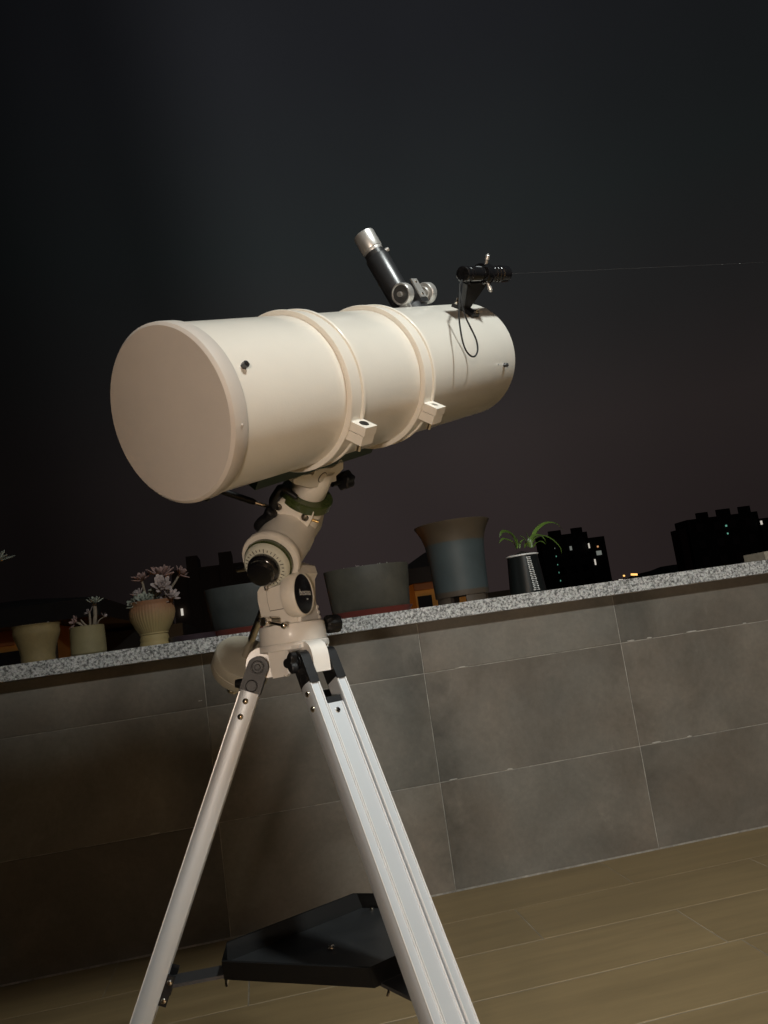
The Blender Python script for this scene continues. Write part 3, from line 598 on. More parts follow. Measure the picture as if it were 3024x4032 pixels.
# --- tripod hub and legs
bm = B(); lathe(bm, V((HX, HY, 0)), V((0, 0, 1)), [(0, 1.046), (.036, 1.046), (.036, 1.074), (.0475, 1.0765), (.049, 1.078), (.049, 1.0845), (.048, 1.0863), (0, 1.0863)], 72); hub = obj('tripod_hub', bm, WHITE, tel)
AL, RHO, PZ = R_(25), .052, 1.060
for li, az_ in enumerate((176.5, 296.5, 56.5)):
    e = V((math.cos(R_(az_)), math.sin(R_(az_)), 0)); tt = V((-e.y, e.x, 0))
    dr = e*math.sin(AL)-V((0, 0, math.cos(AL))); en = e*math.cos(AL)+V((0, 0, math.sin(AL)))
    pv = V((HX, HY, PZ))+e*RHO
    # tongue of the hub between the two brackets, rounded over the top
    prof = [(-.030, .0255), (-.012, .0262), (.0, .0250), (.009, .0205), (.0145, .0125), (.0165, .003), (.0172, -.0165), (-.030, -.0165)]
    bm = B(); prism(bm, [pv+e*x_+V((0, 0, z_))-tt*.0125 for x_, z_ in prof], tt*.025); obj('hub_tongue', bm, WHITE, hub, bev=.0016)
    for sg in (-1, 1):  # cast webs beside the tongue
        bm = B(); prism(bm, [V((HX, HY, 1.046))+e*.034+tt*sg*.0335, V((HX, HY, 1.046))+e*.020+tt*sg*.041, V((HX, HY, 1.078))+e*.022+tt*sg*.0415, V((HX, HY, 1.078))+e*.036+tt*sg*.0335], tt*sg*-.004); obj('hub_web', bm, WHITE, hub, bev=.0008)
    # outer rails
    def P2(u_, n__, t_): return pv+tt*u_+en*n__+dr*t_
    h_ = .0128
    railmesh = []
    leg = None
    bm = B()
    wv = .0205
    prism(bm, [P2(u_, n__, .034) for u_, n__ in ((-wv-.007, -h_), (-wv+.007, -h_), (-wv+.007, h_-.001), (-wv+.0062, h_), (-wv+.0054, h_), (-wv+.0050, h_-.0012), (-wv-.0040, h_-.0012), (-wv-.0046, h_-.003), (-wv-.0054, h_-.003), (-wv-.0058, h_), (-wv-.0064, h_), (-wv-.007, h_-.001), (-wv-.0083, h_*.6), (-wv-.0092, h_*.2), (-wv-.0092, -h_*.2), (-wv-.0083, -h_*.6))], dr*.70)
    leg = obj('tripod_leg', bm, ALU, tel, bev=0)
    bm = B()
    prism(bm, [P2(u_, n__, .034) for u_, n__ in ((wv+.007, -h_), (wv-.007, -h_), (wv-.007, h_-.001), (wv-.0062, h_), (wv-.0054, h_), (wv-.0050, h_-.0012), (wv+.0052, h_-.0012), (wv+.0056, h_), (wv+.0062, h_), (wv+.007, h_-.001), (wv+.0083, h_*.6), (wv+.0092, h_*.2), (wv+.0092, -h_*.2), (wv+.0083, -h_*.6))], dr*.70)
    obj('outer_rail', bm, ALU, leg)
    bm = B()
    prism(bm, [P2(u_, n__, .067) for u_, n__ in ((-.0120, -.009), (.0120, -.009), (.0120, .0088), (.0114, .0100), (.0104, .0100), (.0100, .0088), (-.0100, .0088), (-.0104, .0100), (-.0114, .0100), (-.0120, .0088))], dr*1.055)
    obj('inner_rail', bm, ALU, leg)
    for u_, n__, t0_, t1_ in ((-wv-.0061, h_, .036, .734), (-wv+.0058, h_, .036, .734), (wv-.0058, h_, .036, .734), (wv+.0060, h_, .036, .734), (-.0109, .0100, .069, 1.1), (.0109, .0100, .069, 1.1)):
        bm = B(); box(bm, P2(u_, n__, (t0_+t1_)/2), (tt, en, dr), (.00075, .0007, (t1_-t0_)/2)); obj('edge_highlight', bm, mat('highlight_strip', (.86, .86, .86), .42, metal=.35), leg)  # bright strips stand in for highlights along the rail edges
    bm = B(); lathe(bm, P2(0, .0086, .078), en, [(.0038, 0), (.0034, .0014), (0, .0022)], 20); obj('rail_screw', bm, CHROME, leg)
    bm = B(); box(bm, P2(0, .0, .062), (tt, en, dr), (.0125, .008, .004)); obj('rail_stop', bm, BLACK, leg)
    for sg in (-1, 1):
        # hinge bracket: round head, flat shank
        cpos = pv+tt*sg*.0205
        out_ = [cpos+(math.cos(t_)*en+math.sin(t_)*(-dr))*.0142 for t_ in [math.pi*i/14 for i in range(15)]]
        out_ += [cpos-en*.0142+dr*.037, cpos+en*.0142+dr*.037]
        bm = B(); prism(bm, [q_-tt*.0068 for q_ in out_], tt*.0136); br = obj('hinge_bracket', bm, BLACK, leg, bev=.0014)
        bm = B(); lathe(bm, cpos+tt*sg*.0066, tt*sg, [(.0098, -.001), (.0095, .0012), (.0078, .0014), (.0072, .0008), (.0042, .0008), (.0035, .0016), (0, .0018)], 28); obj('pivot_disc', bm, BLACK, br)
        bm = B(); lathe(bm, cpos+tt*sg*.0066+dr*.026, tt*sg, [(.0085, -.001), (.0082, .0008), (.0076, .001), (.0070, .0004), (0, .0004)], 28); obj('bracket_disc', bm, BLACK, br)
        for t_ in (.047, .068):
            bm = B(); lathe(bm, P2(sg*(wv+.0090), .001, t_), tt*sg, [(.0042, -.0005), (.0039, .0012), (.0024, .0026), (0, .0031)], 20); obj('rivet', bm, mat('nickel_rivet', (.62, .54, .42), .2, metal=1.), leg)
    # wing knob on one end of the pivot bolt
    ks = {0: -1, 1: -1, 2: 1}[li]
    kc = pv+tt*ks*.0285
    bm = B(); cyl(bm, kc-tt*ks*.004, kc+tt*ks*.006, .0052, seg=14); star(bm, kc+tt*ks*.003, kc+tt*ks*.0125, .0118, 3, .32, 36); obj('wing_knob', bm, BLACK, leg)
    if li == 0:
        kc = pv+tt*ks*.0285+dr*.032; bm = B(); cyl(bm, kc-tt*ks*.004, kc+tt*ks*.006, .0052, seg=14); sweep(bm, [kc+tt*ks*.006-en*.002, kc+tt*ks*.008+en*.014-dr*.002, kc+tt*ks*.009+en*.026+dr*.002], [.008, .0085, .0055], 12); sweep(bm, [kc+tt*ks*.006, kc+tt*ks*.008+en*.008+dr*.012, kc+tt*ks*.009+en*.012+dr*.024], [.008, .0075, .005], 12); obj('wing_knob', bm, BLACK, leg)
    # lower clamp, rubber foot
    bm = B(); box(bm, P2(0, 0, .738), (tt, en, dr), (.029, .0155, .018)); obj('leg_clamp', bm, BLACK, leg, bev=.003)
    tf = (pv.z-.012)/math.cos(AL)
    bm = B(); cyl(bm, P2(0, 0, 1.115), P2(0, 0, tf), .014, .010, seg=20, ch=.002); obj('foot', bm, RUBBER, leg)
    # spreader strut
    TZ = .684
    tl2 = (pv.z-TZ)/math.cos(AL); lp = pv+dr*tl2
    rl = RHO+math.sin(AL)*tl2
    c0 = V((HX, HY, TZ-.004))+e*.118; c1 = V((HX, HY, TZ-.004))+e*(rl-.015)
    bm = B(); box(bm, (c0+c1)/2, (e, tt, V((0, 0, 1))), ((c1-c0).length/2, .0165, .002)); st = obj('spreader_strut', bm, mat('dark_zinc', (.10, .10, .105), .35, metal=.7), leg, bev=.0006)
    for sg in (-1, 1):
        bm = B(); box(bm, lp-en*.017+tt*sg*.0165, (en, tt, dr), (.006, .0022, .018)); obj('strut_lug', bm, BLACK, st, bev=.0008)
        for k in (-1, 1):
            bm = B(); screw(bm, lp-en*.018+tt*sg*.0187+dr*.011*k, tt*sg, .0035, .0035, 10); obj('strut_screw', bm, CHROME, st)
    wb = V((HX, HY, TZ-.007))+e*.138
    bm = B(); cyl(bm, wb+V((0, 0, .004)), wb-V((0, 0, .010)), .0022, seg=10)
    for sg in (-1, 1): sweep(bm, [wb-V((0, 0, .003)), wb+tt*sg*.006-V((0, 0, .005)), wb+tt*sg*.010-V((0, 0, .012))], [.0028, .0022, .0018], 8)
    obj('wing_nut', bm, CHROME, st)
he = V((math.cos(R_(236.5)), math.sin(R_(236.5)), 0)); hp0 = V((HX, HY, 1.06))+he*.037
for pts_ in ([(620, 735), (712, 722), (735, 880), (775, 1000), (652, 1022)], [(745, 940), (768, 905), (812, 985), (792, 1003)], [(600, 705), (930, 655), (930, 690), (735, 718), (735, 742), (605, 742)]):
    bm = B(); prism(bm, tr(pts_, q4, hp0, he), he*.007); obj('hub_rib', bm, WHITE, hub, bev=.001)
# accessory tray: truncated triangle pan with a raised rim
TB, TT = .680, .704
inr = .0765
def tri(inrad, z, cut=.148):
    pts = []
    for az_ in (176.5, 296.5, 56.5):
        e = V((math.cos(R_(az_)), math.sin(R_(az_)), 0)); tt = V((-e.y, e.x, 0)); hw = (2*inrad-cut+.010)*math.tan(R_(60))
        for q_ in (-1, 1): pts.append(V((HX, HY, z))+e*(cut-.010)+tt*hw*q_)
    return pts
bm = B()
ot, ob_, it, ib = tri(inr+.002, TT), tri(inr, TB), tri(inr+.0005, TT), tri(inr-.0015, TB+.003)
RV = [[bm.verts.new(v) for v in r_] for r_ in (ob_, ot, it, ib)]
for A, B_ in zip(RV, RV[1:]): skin(bm, A, B_)
bm.faces.new(RV[0]); bm.faces.new(RV[-1][::-1])
tray = obj('accessory_tray', bm, mat('black_tray_plastic', (.006, .006, .006), .6, spec=.25, bump=(300, .1)), tel, bev=.0006)
bm = B(); prism(bm, tri(inr-.003, TB+.0032, .145), V((0, 0, .0008))); obj('tray_floor', bm, mat('tray_sheen', (.020, .021, .022), .38, var=(14, .4)), tray)  # pan sheen put into a lighter colour than the rim
bm = B(); ball(bm, V((HX, HY, TB+.002)), .006, 2); obj('tray_bolt', bm, CHROME, tray)
for az_ in (176.5, 296.5, 56.5):
    e = V((math.cos(R_(az_)), math.sin(R_(az_)), 0)); c_ = V((HX, HY, TB+.005))+e*.128
    bm = B(); screw(bm, c_, V((0, 0, 1)), .0035, .003); obj('tray_screw', bm, CHROME, tray)

# ================================================================== POTS ON THE COPING
PY = WY+.10
def pmat(name, col, band=None, rough=.75, flute=None, rings_=None, bump=.25):
    m = mat(name, col, rough, var=(18, .16), bump=(140, bump)); return m
def base(px, Y=PY): 
    q_ = at(px, 2640-.157*px, Y); return V((q_.x, Y, GZ1))
def band_mat(name, bands, rough=.7, soft=.006):
    """bands: [(height above coping, colour)...] clay colours along the pot's own height, edges ragged"""
    m = bpy.data.materials.new(name); m.use_nodes = True; t = m.node_tree; b = t.nodes['Principled BSDF']
    tc_ = t.nodes.new('ShaderNodeTexCoord'); sp = t.nodes.new('ShaderNodeSeparateXYZ'); t.links.new(tc_.outputs['Object'], sp.inputs[0])
    nn = t.nodes.new('ShaderNodeTexNoise'); nn.inputs['Scale'].default_value = 24; nn.inputs['Detail'].default_value = 5; t.links.new(tc_.outputs['Object'], nn.inputs['Vector'])
    h0 = bands[0][0]; h1 = bands[-1][0]
    ma = t.nodes.new('ShaderNodeMath'); ma.operation = 'MULTIPLY_ADD'; ma.inputs[1].default_value = soft*4; t.links.new(nn.outputs[0], ma.inputs[0]); t.links.new(sp.outputs[2], ma.inputs[2])
    mr = t.nodes.new('ShaderNodeMapRange'); mr.inputs[1].default_value = h0+soft*2; mr.inputs[2].default_value = h1+soft*2; t.links.new(ma.outputs[0], mr.inputs[0])
    r = t.nodes.new('ShaderNodeValToRGB'); el_ = r.color_ramp.elements
    el_[0].position = 0; el_[0].color = (*bands[0][1], 1); el_[1].position = 1; el_[1].color = (*bands[-1][1], 1)
    for h, c in bands[1:-1]: x = el_.new((h-h0)/(h1-h0)); x.color = (*c, 1)
    t.links.new(mr.outputs[0], r.inputs[0])
    n3 = t.nodes.new('ShaderNodeTexNoise'); n3.inputs['Scale'].default_value = 9; n3.inputs['Detail'].default_value = 6; t.links.new(tc_.outputs['Object'], n3.inputs['Vector'])
    m3 = t.nodes.new('ShaderNodeMapRange'); m3.inputs[3].default_value = .7; m3.inputs[4].default_value = 1.3; t.links.new(n3.outputs[0], m3.inputs[0])
    sm = t.nodes.new('ShaderNodeVectorMath'); sm.operation = 'SCALE'; t.links.new(r.outputs[0], sm.inputs[0]); t.links.new(m3.outputs[0], sm.inputs['Scale'])
    t.links.new(sm.outputs[0], b.inputs['Base Color']); b.inputs['Roughness'].default_value = rough
    bp = t.nodes.new('ShaderNodeBump'); bp.inputs['Strength'].default_value = .3; bp.inputs['Distance'].default_value = .002; t.links.new(nn.outputs[0], bp.inputs['Height']); t.links.new(bp.outputs[0], b.inputs['Normal'])
    return m
def pot(name, label, px, prof, m, wall=.007, soil=.02, Y=PY, sy=1., group=None, flute=None, seg=64, cat='plant pot'):
    b0 = base(px, Y); t = thing(name, label, cat, b0, group)
    top = prof[-1][1]; inner = [(r-wall, h) for r, h in prof[::-1] if h > top-soil*1.6]
    pr = [(0, 0)]+prof+[(prof[-1][0]-wall*.5, top+.0015)]+inner+[(0, inner[-1][1])]
    bm = B(); lathe(bm, b0, V((0, 0, 1)), pr, seg, sy)
    if flute:
        nfl, amp, hz = flute
        for v in bm.verts:
            q_ = v.co-b0; h = q_.z
            if hz[0] < h < hz[1]:
                an = math.atan2(q_.y, q_.x); k = 1+amp*math.cos(nfl*an); v.co.x = b0.x+q_.x*k; v.co.y = b0.y+q_.y*k
    body = obj('pot_body', bm, m, t, org=b0, ang=50)
    rs = prof[-1][0]-wall-.0005
    bm = B(); n_ = 20; zc = top-soil
    vs = []
    for k, fr in enumerate((0, .35, .7, 1.)):
        vs.append([bm.verts.new(b0+V((fr*rs*math.cos(2*math.pi*i/n_), sy*fr*rs*math.sin(2*math.pi*i/n_), zc+random.uniform(-.003, .004)))) for i in range(n_)] if k else [bm.verts.new(b0+V((0, 0, zc)))])
    for i in range(n_): bm.faces.new((vs[0][0], vs[1][i], vs[1][(i+1) % n_]))
    skin(bm, vs[1], vs[2]); skin(bm, vs[2], vs[3]); obj('soil', bm, SOIL, t)
    return t, b0, top
OCH = (.26, .19, .085)
# finely turned profile for ribbed pot
YEL = mat('ochre_clay', OCH, .7, var=(16, .2), bump=(120, .3))
pA, bA, hA = pot('flared_pot', 'ochre clay pot with flared shoulder and wide mouth, almost empty', 153, [(.064, 0), (.066, .012), (.065, .03), (.070, .055), (.080, .085), (.0885, .108), (.0905, .122), (.0885, .138), (.0900, .146), (.0935, .150)], YEL, soil=.012)
rib = [(.058, 0), (.066, .004)]+[(.0695+.0012*math.sin(i*math.pi)+(.001 if i % 2 else 0)-(.0025*(i/22)**2), .008+.0048*i) for i in range(23)]+[(.068, .118)]
pB, bB, hB = pot('ribbed_pot', 'small straw coloured pot with fine horizontal ribs', 352, rib, mat('straw_clay', (.25, .205, .105), .7, var=(16, .15), bump=(120, .2)), soil=.012)
URN = band_mat('ochre_terracotta_urn', [(0, (.36, .27, .12)), (.085, (.36, .27, .12)), (.125, (.35, .23, .11)), (.155, (.32, .16, .08)), (.19, (.29, .135, .07))])
pC, bC, hC = pot('footed_urn', 'fluted urn pot fading from orange rim to ochre foot, crowded with succulents', 612, [(.061, 0), (.0625, .006), (.060, .014), (.0575, .022), (.060, .03), (.0575, .038), (.0555, .046), (.0595, .05), (.058, .054), (.064, .064), (.076, .085), (.087, .108), (.0925, .13), (.0925, .148), (.088, .164), (.0865, .172), (.0905, .178), (.0915, .186)], URN, soil=.014, flute=(44, .012, (.058, .166)), seg=176)
# saucer
def saucer(name, label, px, r, h, m, Y=PY, sy=1., cat='saucer'):
    b0 = base(px, Y); bm = B(); lathe(bm, b0, V((0, 0, 1)), [(0, 0), (r*.9, 0), (r, h), (r-.004, h+.0008), (r-.006, h), (r*.88, .004), (0, .004)], 64, sy)
    o = obj(name, bm, m, None, org=b0); return tag(o, label, cat)
saucer('plastic_saucer', 'dark plum plastic saucer beside the fluted urn', 768, .108, .024, mat('plum_plastic', (.045, .025, .032), .45))
RED = mat('red_brown_plastic', (.16, .028, .018), .45, var=(12, .15))
saucer('plastic_saucer', 'red plastic saucer under the slate planter behind the mount', 1003, .182, .024, RED, sy=.72)
saucer('plastic_saucer', 'red plastic saucer under the olive grey planter', 1464, .186, .026, RED, sy=.72)
def oval(name, label, px, m, rt, rb, h):
    b0 = base(px); b0.z += .0045; t = thing(name, label, 'planter', b0)
    bm = B(); lathe(bm, b0, V((0, 0, 1)), [(0, 0), (rb-.004, 0), (rb, .004), (rt, h-.004), (rt-.001, h), (rt-.009, h), (rt-.011, h-.03), (0, h-.03)], 72, .68); obj('pot_body', bm, m, t)
    bm = B(); n_ = 26; ringv = [bm.verts.new(b0+V(((rt-.0115)*math.cos(2*math.pi*i/n_), .68*(rt-.0115)*math.sin(2*math.pi*i/n_), h-.018+random.uniform(-.003, .004)))) for i in range(n_)]; cv = bm.verts.new(b0+V((0, 0, h-.012)))
    for i in range(n_): bm.faces.new((cv, ringv[i], ringv[(i+1) % n_]))
    obj('soil', bm, SOIL, t); return t, b0, h
oval('oval_planter', 'slate grey oval planter partly hidden by the mount', 1003, mat('slate_ceramic', (.046, .052, .051), .6, var=(7, .4), bump=(90, .15)), .194, .170, .196)
oE, bE, hE = oval('oval_planter', 'olive grey oval planter in a red saucer', 1464, mat('olive_ceramic', (.066, .060, .046), .6, var=(7, .4), bump=(90, .15)), .190, .172, .208)
# tall blue pot with brown rim and feet
BLUE = band_mat('slate_blue_glaze', [(0, (.07, .052, .037)), (.052, (.07, .052, .037)), (.056, (.051, .066, .070)), (.268, (.051, .066, .070)), (.275, (.075, .054, .034)), (.36, (.07, .05, .031))], .55, .0012)
b0 = base(1822); tG = thing('flared_tall_pot', 'tall slate blue pot with brown flared rim and brown footed base', 'plant pot', b0)
bm = B(); lathe(bm, b0, V((0, 0, 1)), [(0.0, 0.0306), (0.1203, 0.0306), (0.1214, 0.0347), (0.1219, 0.0612), (0.124, 0.1224), (0.1272, 0.1836), (0.1309, 0.2397), (0.1357, 0.2754), (0.1463, 0.3111), (0.159, 0.3366), (0.1701, 0.3539), (0.1723, 0.359), (0.1696, 0.3616), (0.159, 0.3519), (0.1378, 0.3162), (0.1251, 0.2754), (0.0, 0.2734)], 72); obj('pot_body', bm, BLUE, tG, org=b0)
for k in range(4):
    an = R_(20+90*k); e = V((math.cos(an), math.sin(an), 0)); tt = V((-e.y, e.x, 0))
    bm = B(); prism(bm, [b0+e*.1135+tt*.052*math.cos(0)-e*.012, b0+e*.1135+tt*.03, b0+e*.1155, b0+e*.1135-tt*.03, b0+e*.1015-tt*.052, b0+e*.07], V((0, 0, .031))); obj('foot', bm, mat('brown_glaze', (.07, .052, .037), .6, var=(20, .2)), tG, bev=.003)
# black pot with white lip, studs painted white where the lamp glints
b0 = base(2077); tH = thing('black_pot', 'black pot with white rim and a strip of studs painted as white lamp glints', 'plant pot', b0)
bm = B(); lathe(bm, b0, V((0, 0, 1)), [(0, 0), (.082, 0), (.0838, .003), (.0825, .02), (.0705, .165), (.0700, .172), (.066, .172), (.065, .15), (0, .149)], 72); bodyH = obj('pot_body', bm, mat('black_gloss_pot', (.011, .013, .013), .28, coat=.3), tH)
bm = B(); lathe(bm, b0, V((0, 0, 1)), [(.0655, .1725), (.0735, .1725), (.0750, .1745), (.0745, .1785), (.0725, .1795), (.0655, .1795), (.0645, .178), (.0645, .165), (.0655, .1725)], 64); obj('white_rim', bm, mat('white_plastic_rim', (.78, .77, .75), .4), tH)
bm = B(); n_ = 18; rv = [bm.verts.new(b0+V((.0645*math.cos(2*math.pi*i/n_), .0645*math.sin(2*math.pi*i/n_), .174+random.uniform(-.002, .004)))) for i in range(n_)]; cv = bm.verts.new(b0+V((0, 0, .198)))
for i in range(n_): bm.faces.new((cv, rv[i], rv[(i+1) % n_]))
obj('soil', bm, SOIL, tH)
GLINT_STUD = mat('white_glint_stud', (.85, .85, .83), .25)
sbm = B(); bmesh.ops.create_icosphere(sbm, subdivisions=1, radius=1.); sme = bpy.data.meshes.new('glint_stud'); sbm.to_mesh(sme); sbm.free(); sme.materials.append(GLINT_STUD)
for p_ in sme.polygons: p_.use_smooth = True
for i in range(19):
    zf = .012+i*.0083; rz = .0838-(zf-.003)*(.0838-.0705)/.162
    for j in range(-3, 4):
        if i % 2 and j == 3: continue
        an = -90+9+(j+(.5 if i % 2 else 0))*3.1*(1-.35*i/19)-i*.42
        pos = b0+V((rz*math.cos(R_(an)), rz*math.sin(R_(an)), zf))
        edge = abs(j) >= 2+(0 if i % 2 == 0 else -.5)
        link('glint_stud', sme, pos, bodyH, scale=.0031 if edge else .0017)
# beige block at the right end
q_ = at(2990, 2190, PY-.02); bm = B(); wbox(bm, (q_.x, PY-.06, GZ1), (q_.x+.24, PY+.1, GZ1+.042)); ob = obj('stone_block', bm, mat('beige_stone', (.36, .31, .24), .8, var=(14, .25), bump=(60, .3)), None, bev=.003); tag(ob, 'beige stone block lying flat on the granite coping', 'block')
# pot out on the left whose tall succulent leans into view
pL, bL, hL = pot('round_pot', 'plain clay pot under the tall leaning succulent', -150, [(.055, 0), (.07, .03), (.078, .07), (.075, .1), (.078, .112)], YEL, soil=.012)

# ================================================================== PLANTS
def leafmesh(name, m, wid=.40, th=.15, cup=.10, n=7, k=8, tip=.75):
    bm = B(); prev = None; first = None
    for i in range(n+1):
        t = i/n; wv = 1.12*wid*.5*(math.sin(math.pi*min(1, t**1.25*.88+.06)))**.62+.002; zc = cup*(t*t)-.03*math.sin(math.pi*t)
        cur = [bm.verts.new(V((t, wv*math.cos(2*math.pi*j/k), zc+th*.5*(.35+.65*math.sin(math.pi*min(1, t*.9+.08)))*math.sin(2*math.pi*j/k)+.22*wv*math.cos(2*math.pi*j/k)**2))) for j in range(k)]
        if prev: skin(bm, prev, cur)
        else: first = cur
        prev = cur
    bm.faces.new(first); bm.faces.new(prev[::-1]); bmesh.ops.recalc_face_normals(bm, faces=bm.faces[:])
    me = bpy.data.meshes.new(name); bm.to_mesh(me); bm.free(); me.materials.append(m)
    for p_ in me.polygons: p_.use_smooth = True
    return me
PINK = mat('pink_succulent', (.33, .21, .19), .55, var=(60, .2), rnd=.3)
GREY = mat('grey_green_succulent', (.28, .29, .24), .55, var=(60, .2), rnd=.25)
MAUV = mat('mauve_succulent', (.36, .29, .275), .55, var=(60, .2), rnd=.25)
STEM = mat('woody_stem', (.24, .19, .14), .8, var=(60, .25), bump=(200, .4))
LF = {id(m): leafmesh('leaf', m) for m in (PINK, GREY, MAUV)}
LFL = {id(m): leafmesh('leaf', m, .36, .14, .04) for m in (PINK, GREY, MAUV)}
rs_ = random.Random(11)
def rosette(parent, c, axis, r, n, m, open_=.5, long=False):
    axis = axis.normalized(); x, y, z = frame(axis)
    bm = B(); ball(bm, c, r*.16, 1); ro_ = obj('rosette', bm, m, parent)
    me = (LFL if long else LF)[id(m)]
    for i in range(n):
        fr = i/max(1, n-1); an = i*2.39996+rs_.uniform(-.15, .15)
        elv = R_(78-(78-8-(1-open_)*40)*fr**.8+rs_.uniform(-7, 7)); ln = r*(.42+.58*fr**.7)*rs_.uniform(.88, 1.1)
        dirv = math.cos(elv)*(math.cos(an)*x+math.sin(an)*y)+math.sin(elv)*z
        side = z.cross(dirv).normalized(); upn = dirv.cross(side).normalized()
        o = link('leaf', me, c+dirv*r*.05, ro_)
        o.rotation_euler = Matrix((dirv, side, upn)).transposed().to_euler(); o.scale = (ln, ln, ln)
    return ro_
def stem(parent, pts, r0, r1):
    sp = smoothpath([V(q) for q in pts], 4); n = len(sp)
    bm = B(); sweep(bm, sp, [r0+(r1-r0)*i/(n-1)+rs_.uniform(-.0004, .0004) for i in range(n)], 8); return obj('stem', bm, STEM, parent)
def pt(px, py, Y): return at(px, py, Y)
# urn succulents
sp_ = thing('succulent', 'clump of pink and grey rosette succulents filling the fluted urn', 'succulent', bC+V((0, 0, hC-.012)))
rosC = bC+V((0, 0, hC-.012))
for (px, py, dy, r, n, m, ax, op, lg) in ((633, 2262, -.01, .068, 17, PINK, (.12, -.25, 1), .75, True), (636, 2300, -.045, .050, 20, MAUV, (.1, -1, .45), .45, False), (557, 2275, -.01, .046, 12, PINK, (-.15, -.3, 1), .8, True),
    (668, 2340, -.03, .044, 14, MAUV, (.6, -.6, .6), .6, True), (570, 2358, -.045, .042, 14, GREY, (-.2, -.8, .6), .6, False), (528, 2372, -.03, .034, 11, GREY, (-.7, -.5, .5), .6, False), (600, 2345, -.02, .040, 13, GREY, (.1, -.6, .8), .6, False),
    (545, 2335, 0, .034, 10, MAUV, (-.4, -.3, .9), .6, False), (705, 2252, .03, .045, 9, PINK, (.7, 0, .6), .7, True), (610, 2372, -.05, .028, 9, GREY, (.2, -.6, .6), .6, False), (642, 2362, -.03, .032, 10, MAUV, (.1, -.5, .8), .6, False)):
    c_ = pt(px, py, PY+dy); rosette(sp_, c_-V((0, 0, .012)), V(ax), r*1.12, n+5, m, op, lg)
    b_ = rosC+V((rs_.uniform(-.04, .04), rs_.uniform(-.03, .03), -.01)); stem(sp_, [b_, b_*.5+c_*.5+V((rs_.uniform(-.01, .01), 0, -.01)), c_-V((0, 0, .012))], .0062, .0045)
# small ribbed pot: one tall stem and a low rosette
sq = thing('succulent', 'leggy succulent with one tall bare stem in the ribbed pot', 'succulent', bB+V((0, 0, hB-.012)))
rB = bB+V((0, 0, hB-.014))
c_ = pt(372, 2375, PY); rosette(sq, c_, V((.1, -.3, 1)), .040, 13, GREY, .7, True); stem(sq, [rB+V((.028, 0, 0)), rB+V((.034, 0, .04)), pt(375, 2420, PY), c_], .0085, .0075)
c_ = pt(352, 2412, PY-.01); rosette(sq, c_, V((-.6, -.3, .6)), .026, 8, MAUV, .7, True); stem(sq, [rB+V((.012, -.01, 0)), rB+V((.016, -.01, .03)), c_], .0055, .004)
c_ = pt(300, 2452, PY-.02); rosette(sq, c_, V((-.6, -.6, .5)), .034, 12, PINK, .6, True); stem(sq, [rB+V((-.004, -.02, 0)), rB+V((-.02, -.025, .025)), c_], .006, .005)
c_ = pt(410, 2428, PY+.01); rosette(sq, c_, V((.8, -.2, .6)), .020, 6, MAUV, .6, True); stem(sq, [rB+V((.04, .01, 0)), rB+V((.045, .01, .03)), c_], .003, .002)
c_ = pt(330, 2455, PY-.02); stem(sq, [rB+V((.02, -.02, 0)), pt(345, 2468, PY-.02), c_, pt(318, 2440, PY-.02)], .006, .003)
# sprouts in the ochre pot
sr = thing('succulent', 'tiny succulent sprouts just above the rim of the flared pot', 'succulent', bA+V((0, 0, hA-.01)))
for i, dx in enumerate((-.045, -.025, -.008, .012, .028, .045)): rosette(sr, bA+V((dx, rs_.uniform(-.04, .0), hA-.004)), V((rs_.uniform(-.3, .3), -.3, 1)), .015, 6, (PINK, MAUV)[i % 2], .6)
sf = thing('succulent', 'tiny pale sprouts on the soil of the olive grey planter', 'succulent', bE+V((0, 0, hE-.018)))
for dx, dy, r_ in ((-.05, -.1, .016), (-.03, -.105, .010), (.045, -.1, .013), (.08, -.085, .011), (-.11, -.07, .012)): rosette(sf, bE+V((dx, dy, hE-.004)), V((rs_.uniform(-.3, .3), -.3, 1)), r_, 6, (GREY, MAUV)[int(dx*100) % 2], .6)
# tall one at the left edge
sl = thing('succulent', 'tall bare stemmed succulent whose pale rosette leans over the coping', 'succulent', bL+V((0, 0, hL-.012)))
c_ = pt(-12, 2206, PY-.02); rosette(sl, c_, V((.25, -.25, 1)), .066, 13, GREY, .9, True); stem(sl, [bL+V((0, 0, hL-.014)), bL+V((.005, 0, .2)), bL+V((.06, 0, .36)), c_], .009, .007)
# green strap-leaved plant in the black pot
LEAFG = mat('fresh_green_leaf', (.10, .17, .03), .4, var=(60, .25), rnd=.25)
gp = thing('green_plant', 'young green plant with arching strap leaves in the black pot', 'plant', b0+V((0, 0, .175)))
def strapleaf(pts, wmax, base_=.25):
    sp = smoothpath(pts, 5); n = len(sp); bm = B(); prev = None; first = None
    for i, q_ in enumerate(sp):
        t = i/(n-1); tg = (sp[min(i+1, n-1)]-sp[max(i-1, 0)]).normalized(); side = tg.cross(V((.15, -.55, .8))).normalized(); nn_ = side.cross(tg).normalized()
        wv = wmax*(base_+(1-base_)*math.sin(math.pi*min(1, t*1.05))**.8)*(1-t**6)+.0006
        cur = [bm.verts.new(q_+side*wv+nn_*wv*.28), bm.verts.new(q_+nn_*.0004), bm.verts.new(q_-side*wv+nn_*wv*.28), bm.verts.new(q_-nn_*.0007)]
        if prev: skin(bm, prev, cur)
        else: first = cur
        prev = cur
    bm.faces.new(first); bm.faces.new(prev[::-1]); obj('leaf', bm, LEAFG, gp, ang=60)
gY = PY
q5 = lambda x, y, dy=0: at(1900+x*550/1659, 2000+y*550/1659, gY+dy)
strapleaf([q5(400, 480), q5(395, 420, -.01), q5(350, 330, -.02), q5(290, 290, -.03), q5(230, 290, -.035), q5(200, 350, -.04)], .017)
